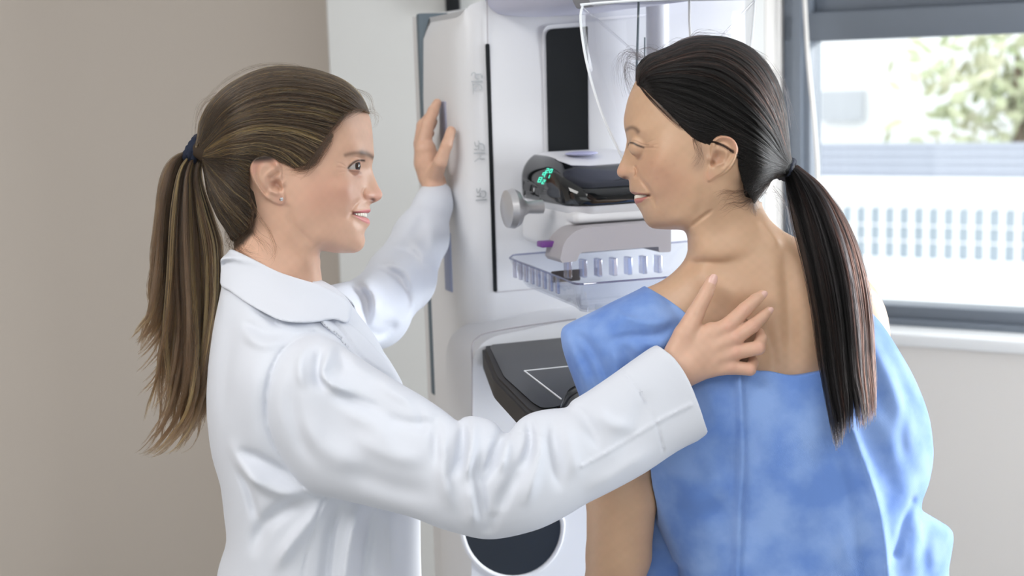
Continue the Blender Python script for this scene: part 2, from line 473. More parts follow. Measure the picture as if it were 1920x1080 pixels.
def eyeball(name, head, c, R, gaze, iris, parent, mirror=True):
    u, v = np.meshgrid(np.linspace(0, np.pi, 33), np.linspace(0, 2 * np.pi, 48, endpoint=False), indexing='ij')
    g = np.asarray(gaze, float); g /= np.linalg.norm(g); a = np.cross(g, (0, 1, 0)); a /= np.linalg.norm(a); b = np.cross(g, a)
    rad = R * (1 + 0.05 * np.exp(-(u / 0.45) ** 4))
    V = (np.cos(u)[..., None] * g + np.sin(u)[..., None] * (np.cos(v)[..., None] * a + np.sin(v)[..., None] * b)) * rad[..., None]
    V = V.reshape(-1, 3) + c; ang = u.ravel()
    col = np.tile(np.array([0.50, 0.46, 0.44]), (len(V), 1))
    col[ang < 0.52] = iris; col[(ang < 0.56) & (ang > 0.48)] = np.asarray(iris) * 0.4; col[ang < 0.2] = (0.004, 0.004, 0.004)
    F = [(i * 48 + j, i * 48 + (j + 1) % 48, (i + 1) * 48 + (j + 1) % 48, (i + 1) * 48 + j) for i in range(32) for j in range(48)]
    for sgn in ((1, -1) if mirror else (1,)):
        W = V.copy(); W[:, 2] *= sgn
        me = npmesh('eye', wld(head.world(W)), F); set_col(me, 'Col', col)
        link_mesh('eye', me, M_EYE, parent)
def teeth(head, cx, y, ax, aw, h, parent, n=12, slope=0.0):
    bm = bmesh.new()
    for i in range(n):
        a = (i - (n - 1) / 2) * (2.5 / n)
        p = np.array([cx + ax * math.cos(a), y, aw * math.sin(a)])
        t = np.array([-ax * math.sin(a), 0, aw * math.cos(a)]); t /= np.linalg.norm(t); nn = np.cross(t, (0, 1, 0))
        r = bmesh.ops.create_uvsphere(bm, u_segments=10, v_segments=8, radius=1)
        hh = h * (1.0 if abs(i - (n - 1) / 2) < 3 else 0.85); wd = 2.4 * max(ax, aw) / n * 0.56
        for v in r['verts']:
            q = np.array(v.co); q = np.sign(q) * np.abs(q) ** 0.55
            v.co = Vector(p + t * q[0] * wd + nn * q[1] * 3 + np.array([0, 1, 0]) * q[2] * hh + np.array([0, slope * (p[0] - cx), 0]))
    me = bpy.data.meshes.new('teeth'); bm.to_mesh(me); bm.free()
    V = np.array([v.co[:] for v in me.vertices]); V = wld(head.world(V))
    me.vertices.foreach_set('co', V.astype(np.float32).ravel()); me.polygons.foreach_set('use_smooth', np.ones(len(me.polygons), bool))
    link_mesh('teeth', me, M_TEETH, parent)
def side_strands(head, P2, off, sgn=-1, wfun=None):
    """(n,k,2) side-view paths laid on the surface of a head volume"""
    x, y = P2[..., 0], P2[..., 1]; W = (wfun or head.W)(x, y)
    W = np.sqrt(np.maximum(W, 0) ** 2 + 1)
    P = np.stack([x, y, sgn * (W + off)], -1)
    return head.world(P.reshape(-1, 3)).reshape(P.shape)
def body_geo(parts_geo, colorf, name, m, parent, label=None):
    V, Q, E = join_geo(parts_geo); col = colorf(V)
    me = npmesh(name, wld(V), E, True, Q); set_col(me, 'Col', col)
    return link_mesh(name, me, m, parent, label=label)
# ================================================================== the doctor
hips = unw(wld([[590, 1080, 60]])[0])[0]
dfoot = wld([[590, 1080, 60]])[0]; dfoot = (float(dfoot[0]), float(dfoot[1]), 0.0)
DOC = empty('person', dfoot, 'woman in a white lab coat with a long brown ponytail and stud earring', 'person')
DH_C = (540, 300); D_ROT = rot_y(540, 300, -7.5)
d_prof = [(600, 500), (599, 480), (601.7, 471), (610, 470.9), (625, 473.3), (639.6, 474.4), (652.6, 474.2), (663.7, 473.6), (673, 470.2), (680, 463.5), (683.6, 454), (683.7, 446.7), (682.4, 439), (684, 432.5), (688, 426), (692, 421), (693, 416), (690.8, 409.6), (687, 407), (686.4, 401), (689.8, 398.6), (693.6, 396), (693.9, 391), (692.4, 385.6), (694.5, 381.5), (701.5, 378.5), (708, 375.5), (713.6, 371), (716.4, 364), (714.6, 357), (710, 349.4), (705.4, 339), (700.7, 328), (697.6, 317), (697, 309.6), (699, 298), (700.8, 289), (700, 277), (698, 249), (694.6, 224), (687, 205), (672, 180), (650, 162), (620, 148), (590, 139), (560, 135), (530, 134), (505, 137), (480, 144), (455, 157), (432, 173), (412, 192), (398, 215), (391, 240), (389, 270), (392, 300), (396, 330), (404, 362), (414, 392), (426, 420), (438, 445), (440, 468), (436, 500), (440, 560), (590, 560)]
d_ctrl = [(668, 240, 0, 62), (640, 200, 0, 84), (690, 250, 0, 30), (685, 297, 0, 44), (668, 298, 0, 60), (645, 300, 0, 80), (600, 260, 0, 99), (540, 240, 0, 110), (470, 240, 0, 110), (410, 260, 0, 60), (650, 325, 0, 74), (630, 340, 0, 86), (600, 340, 0, 98), (560, 340, 0, 104), (520, 330, 0, 106), (450, 330, 0, 92),
          (688, 318, 0, 17), (694, 330, 0, 13), (688, 345, 0, 19), (702, 350, 0, 11), (709, 364, 0, 9.5), (700, 366, 0, 16), (690, 366, 0, 22), (680, 352, 0, 30), (672, 340, 0, 46), (672, 366, 0, 44), (655, 366, 0, 68), (630, 380, 0, 82), (670, 395, 0, 44), (686, 391, 0, 20), (678, 402, 0, 32), (684, 418, 0, 22), (655, 405, 0, 57), (672, 432, 0, 38), (672, 455, 0, 28), (655, 455, 0, 42), (630, 440, 0, 66), (600, 430, 0, 80), (560, 420, 0, 88), (540, 390, 0, 94), (600, 462, 0, 62), (630, 465, 0, 48), (560, 470, 0, 62), (500, 440, 0, 62), (460, 400, 0, 58), (520, 500, 2, 64), (470, 500, 2, 56), (520, 540, 5, 70), (570, 520, 5, 55)]
dE = np.array([655.0, 314.0, -51.0]); dER = 19.0
d_ear = [(475, 332), (476, 319.6), (483, 308.5), (496, 302), (509, 302.2), (520, 307), (529, 316), (533, 328), (533, 342), (536, 355), (538, 368), (538.5, 384), (530, 391.5), (515, 387), (500, 377), (487, 360), (478.5, 344)]
def d_ear_h(X, Y):
    D = poly_sd(X, Y, catmull(d_ear, 4, True)); fr = ss(536, 480, X)
    plate = (4 + 15 * fr) * ss(-0.5, 4.0, D)
    h = plate
    h += stroke(X, Y, [(524, 322), (517, 308), (505, 305), (490, 308), (480, 320), (479, 335), (484, 352), (494, 368), (506, 380)], 2.6, 3.2, False)      # helix
    h += -stroke(X, Y, [(521, 325), (510, 316), (497, 316), (489, 326), (488, 342), (495, 358), (503, 368)], 3.0, 3.4, False)                              # scapha
    h += stroke(X, Y, [(527, 318), (514, 330), (504, 340), (503, 352), (512, 364), (522, 369)], 3.0, 2.2, False)                                           # antihelix
    h += -stroke(X, Y, [(524, 333), (512, 342)], 3.2, 7, False) - 12 * np.exp(-((X - 521) ** 2 / 70 + (Y - 352) ** 2 / 60)) - 9 * np.exp(-((X - 529) ** 2 / 18 + (Y - 360) ** 2 / 24))
    h += 4 * np.exp(-((X - 534) ** 2 / 18 + (Y - 352) ** 2 / 50)) + stroke(X, Y, [(512, 367), (522, 371)], 3, 3, False)
    return h
d_det = [d_ear_h,
         ([(684, 352), (679, 360), (681, 371), (686, 376)], 2.2, -5.0),            # ala crease
         lambda X, Y: 4.5 * np.exp(-((X - 690) ** 2 / 60 + (Y - 366) ** 2 / 50)),  # wing of the nose
         lambda X, Y: -5 * np.exp(-((X - 697.5) ** 2 / 22 + (Y - 374.5) ** 2 / 4.5)),   # nostril
         ([(676, 372), (664, 386), (656, 400), (652, 414)], 3.2, -4.5),     # nasolabial fold
         ([(660, 372), (650, 388), (645, 404)], 9, 3.0), 
         lambda X, Y: 5 * np.exp(-((X - 655) ** 2 / 500 + (Y - 358) ** 2 / 300)),     # cheek apple
         ([(662, 399), (676, 397), (691, 393.5)], 2.4, 2.4, False), ([(661, 404), (672, 410), (688, 415)], 3.0, 3.4, False),
         ([(660, 401.5), (672, 402.5), (692, 403)], 2.2, -7.0, False),
         ([(664, 416), (676, 424), (684, 427)], 4, -2.0), ([(686, 386), (690, 384)], 2.5, -1.5),
         ([(652, 294), (668, 292), (684, 293), (694, 296)], 4.5, 2.0),                   # brow
         ([(656, 309), (664, 303), (674, 299), (684, 299)], 1.6, -2.2), ([(650, 324), (660, 329), (670, 331), (679, 328)], 2.2, -1.8),
         ([(648, 322), (638, 320), (628, 321)], 1.2, -1.0), ([(647, 318), (638, 313), (630, 312)], 1.2, -0.9), ([(648, 326), (640, 328), (632, 331)], 1.2, -0.8),
         ([(664, 458), (669, 466)], 4, -0.8), ([(540, 395), (552, 425), (575, 450), (598, 468)], 5, -4.0), ([(530, 400), (545, 440), (570, 480), (590, 520)], 7, 3.0)]
d_head = Inflate(d_prof, d_ctrl, 1.0, 3, raw=True, rot=D_ROT, lam=0.02, details=d_det)
d_alm = catmull([(651, 321.5), (656, 316), (663, 311), (671, 307.5), (679, 308), (681, 315), (677, 321), (667, 321.6), (658, 322.2)], 4, True)
def lids(f, P, head, E, R, alm, k=3.5):
    L = head.local(P).copy(); L[:, 2] = -np.abs(L[:, 2])
    m = (np.abs(L[:, 0] - E[0]) < 50) & (np.abs(L[:, 1] - E[1]) < 50)
    if not m.any(): return f
    Q = L[m]; s = np.linalg.norm(Q - E, axis=1)
    g = smin(f[m], s - (R + 1.6), k)
    a = poly_sd(Q[:, 0], Q[:, 1], alm)
    cut = np.maximum(-a, s - (R + 14)); cut = np.where(Q[:, 2] > E[2] + 6, 9, cut)
    f = f.copy(); f[m] = smax(g, -cut, 0.8); return f
def mouth_cut(f, P, head, poly, cx, ax, aw):
    L = head.local(P); m = (np.abs(L[:, 0] - poly[:, 0].mean()) < 40) & (np.abs(L[:, 1] - poly[:, 1].mean()) < 16)
    if not m.any(): return f
    Q = L[m]; arch = (np.sqrt(((Q[:, 0] - cx) / ax) ** 2 + (Q[:, 2] / aw) ** 2) - 1) * abs(ax)
    arch = np.where((Q[:, 0] - cx) * np.sign(ax) > 0, arch, 99 * 0 + 20)
    cut = np.maximum(-poly_sd_exact(Q[:, 0], Q[:, 1], poly), -(arch + 6)); f = f.copy(); f[m] = smax(f[m], -cut, 0.8); return f
d_mouth = catmull([(661, 401.6), (670, 400.8), (680, 399.8), (692, 398.6), (696, 403), (692, 407.6), (680, 407), (670, 405.2)], 3, True)
neckA, neckB = [510, 430, 0], [520, 640, 40]
# arms (image px, depth, radius)
d_arm_n = cpts([(575, 720, -150, 36), (800, 850, -212, 36), (930, 905, -215, 36), (1080, 830, -185, 32), (1225, 740, -140, 27), (1272, 695, -112, 29)])
d_arm_f = cpts([(610, 640, 200, 40), (715, 590, 420, 28), (762, 515, 560, 25), (800, 410, 680, 22), (816, 345, 738, 19)])
HW = -104
hand_n = {
 'wrist': [(1262, 700, -112, 31), (1290, 685, -110, 30)],
 'm1': [(1275, 675, -110, 27), (1335, 625, -112, 17), (1364, 612, -114, 16)], 'm2': [(1278, 685, -110, 27), (1340, 648, -114, 17), (1378, 633, -116, 16)],
 'm3': [(1282, 693, -108, 26), (1340, 670, -112, 17), (1378, 660, -114, 15.5)], 'm4': [(1285, 700, -106, 25), (1330, 690, -108, 17), (1370, 687, -108, 14.5)],
 'index': [(1364, 611, -114, 16), (1395, 581, -108, 13.6), (1416, 562, -98, 11.6), (1428, 552.5, -93, 9)],
 'middle': [(1378, 632, -116, 15.6), (1410, 611, -112, 13.4), (1429, 594, -100, 11), (1440, 583, -94, 8)],
 'ring': [(1378, 660, -114, 15), (1421, 652, -118, 13.2), (1426, 634, -98, 11), (1424, 624, -90, 9)],
 'little': [(1370, 688, -108, 14), (1405, 692, -112, 12), (1411, 681, -94, 10), (1410, 672, -86, 8.5)],
 'thumb': [(1268, 662, -110, 24), (1284, 628, -112, 22), (1303, 589, -108, 16.5), (1324, 549, -104, 13), (1334, 526, -100, 11)],
 'web': [(1292, 640, -110, 18), (1330, 618, -110, 12)]}
hand_n = {k: [(a, b, c - 5, d) for a, b, c, d in cpts(v)] for k, v in hand_n.items()}
hand_n['thumb'][-1] = (*hand_n['thumb'][-1][:3], 10.5)
def f_hand_n(P):
    d = chain(P, hand_n['wrist'], 8)
    for k in ('m1', 'm2', 'm3', 'm4'): d = smin(d, chain(P, hand_n[k], 5), 9)
    d = smin(d, chain(P, hand_n['web'], 5), 10)
    d = smin(d, chain(P, hand_n['thumb'], 3), 7)
    for k in ('index', 'middle', 'ring', 'little'): d = smin(d, chain(P, hand_n[k], 2.5), 3.0)
    # knuckle creases
    for (x, y, w, r) in (hand_n['index'][1], hand_n['middle'][1], hand_n['thumb'][3]):
        L = np.linalg.norm(P - (x, y, w - r), axis=1); d = d + 0.5 * np.exp(-(L / 5) ** 2) * np.cos(L * 2.2)
    for k in ('m1', 'm2', 'm3', 'm4'):
        x, y, w, r = hand_n[k][-1]; L = np.linalg.norm(P - (x - 2, y, w - r), axis=1); d = d - 1.6 * np.exp(-(L / 8) ** 2)
    return d
hf = 738
hand_f = {
 'palm': [(815, 345, hf, 20), (803, 305, hf, 24), (799, 280, hf - 10, 20)], 'back': [(805, 330, hf + 6, 20), (794, 272, hf + 10, 17)],
 'index': [(796, 270, hf - 8, 15), (803, 234, hf - 12, 12), (814, 208, hf - 2, 10.5), (821, 193, hf + 10, 8)],
 'middle': [(792, 268, hf + 18, 15), (795, 236, hf + 15, 12.5), (806, 222, hf + 14, 10.5), (815, 208, hf + 18, 8)],
 'ring': [(790, 272, hf + 36, 13), (796, 244, hf + 36, 11), (808, 236, hf + 32, 9.5), (814, 228, hf + 30, 8)],
 'little': [(790, 282, hf + 48, 12), (798, 258, hf + 50, 10), (808, 250, hf + 46, 8)],
 'thumb': [(816, 330, hf - 18, 16), (827, 304, hf - 62, 13), (839, 272, hf - 70, 10.5), (847, 246, hf - 60, 9.5)]}
hand_f = {k: cpts([(a - 1.5, b, c, d) for a, b, c, d in v]) for k, v in hand_f.items()}
def f_hand_f(P):
    d = smin(chain(P, hand_f['palm'], 8), chain(P, hand_f['back'], 8), 10)
    d = smin(d, chain(P, hand_f['thumb'], 4), 9)
    for k in ('index', 'middle', 'ring', 'little'): d = smin(d, chain(P, hand_f[k], 3), 4.0)
    return d
def f_doc_head(P):
    f = d_head(P)
    f = mouth_cut(f, P, d_head, d_mouth, 650, 37.5, 44)
    return lids(f, P, d_head, dE, dER, d_alm)
d_torso = [(*U(560, 640, 20)[:2], 30, 80), (600, 800, 60, 95), (600, 1080, 90, 100), (605, 1300, 120, 120)]
def f_doc_torso(P):
    d = chain(P, d_torso, 30)
    d = smin(d, cone(P, (510, 470, 2), (530, 640, 20), 56, 90), 30)
    d = smin(d, smin(cone(P, (560, 680, 0), d_arm_n[0][:3], 56, 36), cone(P, (570, 640, 20), d_arm_f[0][:3], 60, 50), 10), 30)
    return d
def f_doc_low(P):
    d = f_doc_torso(P)
    for sgn in (-1, 1):
        a = np.array([605, 1300, 120 + sgn * 75.0]); k = a + DOWN * 640; b = a + DOWN * 1190
        d = smin(d, chain(P, [(*a, 75), (*k, 52), (*b, 34)], 10), 20)
    return d
SKC = np.array([0.68, 0.425, 0.305])
def doc_color(V):
    L = d_head.local(V); x, y, w = L[:, 0], L[:, 1], L[:, 2]
    hm = ((V[:, 0] < 760) & (V[:, 1] < 560) & (np.abs(V[:, 2]) < 160)).astype(float)
    c = np.tile(SKC, (len(V), 1))
    n = np.sin(x * .11 + y * .07) * np.sin(y * .13 - w * .09 + 1) + np.sin(x * .31 + 2) * np.sin(y * .27) * np.sin(w * .3)
    c *= (1 + 0.025 * n)[:, None]
    g = lambda *a, **k: gauss_paint(*a, mask=hm, **k)
    c = g(c, x, y, [(640, 365), (600, 370)], 26, (0.66, 0.34, 0.25), 0.55)
    c = g(c, x, y, [(710, 366)], 11, (0.70, 0.36, 0.29), 0.6); c = g(c, x, y, [(690, 370)], 7, (0.62, 0.30, 0.23), 0.5)
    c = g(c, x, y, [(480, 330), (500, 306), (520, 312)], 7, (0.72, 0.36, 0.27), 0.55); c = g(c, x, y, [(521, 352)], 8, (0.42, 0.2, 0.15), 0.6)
    c = g(c, x, y, [(528, 384)], 8, (0.70, 0.36, 0.28), 0.5)
    lip = (0.66, 0.20, 0.22)
    c = poly_paint(c, x, y, [(659, 400.5), (670, 397), (684, 393.5), (697, 391), (697, 399), (686, 400.5), (672, 401.5)], 0.9, lip, 0.9, hm)
    c = poly_paint(c, x, y, [(659, 402), (672, 406.5), (686, 407.5), (697, 407), (697, 418), (688, 419.5), (676, 415), (666, 409)], 0.9, (0.72, 0.27, 0.28), 0.85, hm)
    c = g(c, x, y, [(661, 402.3), (672, 403.2), (690, 403.2)], 2.6, (0.14, 0.03, 0.03), 0.95)
    brow = (0.13, 0.075, 0.05)
    c = g(c, x, y, [(646, 297), (660, 292.5), (676, 290)], 2.6, brow, 0.6); c = g(c, x, y, [(676, 290.5), (688, 291), (697, 294)], 3.6, brow, 0.88)
    c = g(c, x, y, [(651, 320), (656, 313.5), (664, 307.5), (674, 303.5), (681, 303)], 1.5, (0.03, 0.015, 0.012), 0.95)
    c = g(c, x, y, [(652, 324), (662, 325), (674, 325.5)], 1.8, (0.20, 0.09, 0.07), 0.6); c = g(c, x, y, [(668, 330)], 6, (0.5, 0.25, 0.2), 0.4)
    c = g(c, x, y, [(698, 375)], 3.4, (0.10, 0.03, 0.025), 0.85)
    # dark hair roots at the temple and nape
    c = g(c, x, y, [(644, 222), (618, 256), (594, 296), (580, 322)], 11, (0.12, 0.075, 0.05), 0.5)
    sc = poly_sd(x, y, np.array([(660, 218), (628, 245), (600, 285), (578, 312), (556, 326), (530, 312), (478, 320), (478, 372), (488, 410), (482, 440), (462, 462), (430, 480), (380, 480), (360, 100), (720, 100), (700, 212)], float))
    wgt = ss(-3, 8, sc) * hm; c = c * (1 - wgt[:, None]) + np.array([0.05, 0.033, 0.022]) * wgt[:, None]
    # hands: rosier knuckles and nails
    for k in ('index', 'middle', 'ring', 'little'):
        for q in hand_n[k][:2]:
            d = np.linalg.norm(V - np.array([q[0], q[1], q[2] - q[3]]), axis=1); a = 0.4 * np.exp(-(d / 13) ** 2); c = c * (1 - a[:, None]) + np.array([0.70, 0.36, 0.28]) * a[:, None]
    low = V[:, 1] > 1290
    lw = ss(1290, 1296, V[:, 1]) * (V[:, 0] < 1000); c = c * (1 - lw[:, None]) + np.array([0.16, 0.18, 0.22]) * lw[:, None]
    return c
def nail(hand, parent, base, tip, r, up, wid, ln, name='fingernail'):
    """a curved nail plate on the tip of a finger"""
    b = np.array(base[:3]); t = np.array(tip[:3]); ax = (t - b) / np.linalg.norm(t - b); upv = np.array(up, float); upv -= ax * (upv @ ax); upv /= np.linalg.norm(upv); sd = np.cross(ax, upv)
    V = []; n = 9
    for i in range(n):
        for j in range(n):
            u = (i / (n - 1) - 0.5) * 2; v = (j / (n - 1) - 0.5) * 2
            uu = u * math.sqrt(max(0, 1 - 0.45 * v * v * 1.0)); a = v * 0.95 * math.sqrt(max(0.05, 1 - 0.28 * u ** 4))
            V.append(t + ax * (uu * ln + ln * 0.12) + (upv * math.cos(a * wid) + sd * math.sin(a * wid)) * (r * (1.055 - 0.10 * max(0, u))))
    F = [(i * n + j, i * n + j + 1, (i + 1) * n + j + 1, (i + 1) * n + j) for i in range(n - 1) for j in range(n - 1)]
    me = npmesh(name, wld(np.array(V)), F); link_mesh(name, me, M_NAIL, parent)
M_NAIL = mat('fingernail', (0.78, 0.50, 0.43), 0.25, Specular_IOR_Level=0.6)
gh = sculpt(f_doc_head, (375, 110, -150), (745, 545, 150), 3.4, 1, [lambda c: (c[:, 0] > 615) & (c[:, 1] > 270) & (c[:, 1] < 440)])
g1 = sculpt(lambda P: smin(f_hand_n(P), chain(P, d_arm_n, 8), 14), (1120, 480, -190), (1475, 800, -40), 3.0, 1)
g2 = sculpt(lambda P: smin(f_hand_f(P), chain(P, d_arm_f, 8), 14), (690, 30, hf - 140), (850, 330, hf + 130), 3.6, 1)
g3 = sculpt(lambda P: smin(chain(P, d_arm_n, 8), f_doc_torso(P), 20), (380, 540, -290), (1125, 900, 180), 8, 0)
g4 = sculpt(lambda P: smin(chain(P, d_arm_f, 8), f_doc_torso(P), 20), (440, 280, 180), (860, 720, hf - 78), 8, 0)
g5 = sculpt(f_doc_low, (420, 895, -160), (860, 2560, 520), 9, 0)
DB = body_geo([gh, g1, g2, g3, g4, g5], doc_color, 'body', SK, DOC)
eyeball('eye', d_head, dE, dER, (1, 0.05, -0.62), (0.035, 0.016, 0.008), DB)
teeth(d_head, 650, 402.5, 34.5, 41, 4.8, DB, 14)
for k, r_ in (('thumb', 10.5),):
    h_ = hand_n[k]; nail(h_, DB, h_[-2], h_[-1], h_[-1][3], (0.10, -0.1, -1), 0.78, 9.5)
for k in ('index', 'middle'):
    h_ = hand_n[k]; nail(h_, DB, h_[-2], h_[-1], h_[-1][3], (0.5, -0.15, -1), 0.75, 6.5)
# earring
bm = bmesh.new(); bmesh.ops.create_uvsphere(bm, u_segments=12, v_segments=8, radius=0.0026)
me = bpy.data.meshes.new('earring'); bm.to_mesh(me); bm.free()
ep = wld(d_head.world(np.array([[531, 380, -(float(d_head.W(np.array([531.]), np.array([380.]))[0]) + 11)]])))[0]
V = np.array([v.co[:] for v in me.vertices]) + ep; me.vertices.foreach_set('co', V.astype(np.float32).ravel())
link_mesh('earring', me, mat('silver_stud', (0.85, 0.85, 0.88), 0.15, 1.0), DOC, label='small round silver stud')
# ---- hair
HM_D = hair_mat('brown_hair', 0.34, 1.45)
d_hair_out = [(690, 226), (692, 214), (687, 198), (675, 178), (650, 154), (620, 140), (590, 131), (560, 127), (530, 126), (505, 129), (480, 136), (455, 148), (430, 163), (410, 180), (392, 200), (381, 222), (376, 245), (370, 268), (362, 278), (364, 292), (376, 302), (386, 312), (388, 335), (393, 362), (402, 392), (414, 416), (428, 438), (438, 455), (470, 470), (560, 430), (640, 330)]
d_hair_ctrl = [(640, 200, 0, 90), (600, 260, 0, 103), (540, 240, 0, 116), (470, 240, 0, 117), (420, 270, 0, 84), (400, 280, 0, 52), (385, 285, 0, 24), (372, 282, 0, 12), (560, 320, 0, 107), (500, 330, 0, 104), (450, 330, 0, 95), (430, 370, 0, 70), (450, 420, 0, 60), (410, 330, 0, 52), (600, 300, 0, 103), (540, 380, 0, 90), (580, 180, 0, 98), (500, 170, 0, 95), (430, 210, 0, 85)]
d_hair = Inflate(d_hair_out, d_hair_ctrl, 1.0, 3, raw=True, rot=D_ROT, lam=0.02)
d_region = catmull([(694, 214), (680, 207), (664, 210), (650, 218), (632, 233), (614, 258), (600, 283), (585, 302), (572, 318), (556, 325), (540, 318), (528, 306), (508, 298), (490, 300), (474, 316), (472, 340), (476, 372), (480, 400), (474, 425), (460, 445), (440, 462), (405, 440), (350, 320), (350, 150), (500, 90), (720, 130)], 3, True)
def f_cap(P, hair, region, d0=12.0):
    L = hair.local(P); f = hair(P)
    a = poly_sd(L[:, 0], L[:, 1], region)
    f = f + d0 * ss(12, -3, a)
    return smax(f, -(a + 6), 2)
hair_groove = [([(690, 205), (620, 165), (540, 156), (460, 172), (400, 230)], 1), ]
V, Q, E = sculpt(lambda P: f_cap(P, d_hair, d_region), (350, 110, -150), (715, 485, 150), 2.6, 0)
M_CAPD = mat('brown_hair_mass', (0.040, 0.026, 0.016), 0.55, Specular_IOR_Level=0.3)
DHAIR = link_mesh('hair', npmesh('hair', wld(V), E, True, Q), M_CAPD, DOC, label='brown hair with golden streaks pulled back')
d_guides = [
 [(691, 212), (676, 180), (650, 155), (620, 141), (560, 128), (505, 130), (455, 149), (410, 181), (382, 222), (375, 255), (372, 280)],
 [(690, 210), (665, 178), (640, 163), (600, 148), (540, 140), (480, 150), (425, 183), (392, 225), (376, 272)],
 [(688, 212), (650, 182), (600, 164), (540, 156), (480, 167), (430, 197), (397, 235), (380, 272)],
 [(668, 210), (620, 190), (560, 180), (500, 188), (440, 215), (400, 250), (381, 278)],
 [(645, 222), (600, 210), (540, 205), (490, 212), (440, 233), (402, 263), (382, 282)],
 [(622, 248), (575, 238), (520, 234), (470, 241), (425, 260), (388, 286)],
 [(598, 285), (560, 268), (520, 261), (470, 264), (425, 278), (388, 290)],
 [(578, 314), (540, 292), (500, 283), (450, 284), (410, 291), (386, 294)],
 [(556, 324), (525, 300), (495, 292), (450, 294), (410, 298), (385, 297)],
 [(494, 300), (465, 300), (435, 300), (405, 300), (384, 299)],
 [(473, 325), (450, 315), (415, 308), (383, 300)],
 [(474, 365), (450, 345), (415, 322), (383, 302)],
 [(478, 400), (450, 375), (415, 340), (384, 304)],
 [(470, 432), (435, 395), (402, 345), (384, 306)],
 [(445, 452), (415, 412), (395, 365), (387, 325), (382, 308)]]
def doc_cols(n, k, t, base=(0.060, 0.036, 0.019)):
    c = np.tile(np.array(base), (n, k, 1)) * (0.35 + 1.3 * rng.random((n, 1, 1)) ** 1.5) * (1 + 0.45 * np.sin(t * 17 + 1) * np.sin(t * 41))[:, None, None]
    gold = (rng.random(n) < 0.12) | (np.sin(t * 9.1) + np.sin(t * 23.7 + 1) + np.sin(t * 4.3 + 2) > 0.9); gold &= rng.random(n) < 0.6
    c[gold] = np.array([0.34, 0.20, 0.065]) * (0.7 + 0.6 * rng.random((gold.sum(), 1, 1)))
    dark = rng.random(n) < 0.35; c[dark] *= 0.45
    c *= (1 - 0.5 * ss(8.5, 10.5, t))[:, None, None]
    return c
def lay_cap(head, guides, n, k, off, jit, side, cols, rad, name, m, parent, wob=1.2):
    P, t = guide_interp(guides, n, k)
    u = np.linspace(0, 1, k)[None, :, None]
    ph = rng.random((n, 1, 1)) * 6.28; fr = 1 + 3 * rng.random((n, 1, 1))
    nrm = np.stack([-np.gradient(P[..., 1], axis=1), np.gradient(P[..., 0], axis=1)], -1); nrm /= np.linalg.norm(nrm, axis=-1, keepdims=True) + 1e-6
    P = P + nrm * (rng.normal(0, jit, (n, 1, 1)) * np.sin(np.pi * np.clip(u * 0.9 + 0.1, 0, 1)) + wob * np.sin(ph + u * 6.28 * fr))
    W = head.W(P[..., 0], P[..., 1]); o = off * rng.random((n, 1))
    clump = 1.6 * np.sin(t * 23.0)[:, None] + 1.2 * np.sin(t * 57.0)[:, None]
    Z = side * (np.sqrt(W ** 2 + 1) + o + clump * np.clip(W / 40, 0, 1))
    pts = np.stack([P[..., 0], P[..., 1], Z], -1)
    pts = head.world(pts.reshape(-1, 3)).reshape(pts.shape)
    r = np.full((n, k), rad) * (0.7 + 0.6 * rng.random((n, 1))); r[:, 0] *= 0.3
    return pts, r, cols(n, k, t)
A = lay_cap(d_head if False else d_hair, d_guides, 5200, 20, 3.0, 2.0, -1, doc_cols, 0.00024, 'x', HM_D, DHAIR)
B = lay_cap(d_hair, d_guides, 1400, 20, 2.5, 2.0, 1, doc_cols, 0.00026, 'x', HM_D, DHAIR)
hair_obj('hair_strands', np.concatenate([A[0], B[0]]), np.concatenate([A[1], B[1]]), np.concatenate([A[2], B[2]]), HM_D, DHAIR)
# fine loose hairs: temple, nape, forehead
def loose(spec, m, parent, base, k=12, rad=0.00010, head=None, skin=None):
    S_, R_, C_ = [], [], []
    for (path, n, spread, z) in spec:
        g = resample(catmull(path, 6), k)
        for i in range(n):
            u = np.linspace(0, 1, k)[:, None]
            p = g + rng.normal(0, spread, (1, 2)) * (0.25 + u) + rng.normal(0, spread * 0.6, (1, 2)) * np.sin(u * 3.14 * (1 + rng.random())) + rng.normal(0, spread * .5, (1, 2)) * u * u
            if head is not None and z is None: zz = -(np.sqrt(np.maximum(head.W(p[:, 0], p[:, 1]), skin.W(p[:, 0], p[:, 1])) ** 2 + 1) + np.maximum(skin.h(p[:, 0], p[:, 1]), 0) + 0.8 + 1.5 * rng.random())
            else: zz = np.full(k, z + rng.normal(0, 14))
            q = np.c_[p, zz]; S_.append(head.world(q) if head is not None else q)
            R_.append(rad * (1 - 0.7 * np.linspace(0, 1, k))); C_.append(np.tile(np.array(base) * (0.6 + 0.8 * rng.random()), (k, 1)))
    hair_obj('loose_hairs', np.array(S_), np.array(R_), np.array(C_), m, parent)
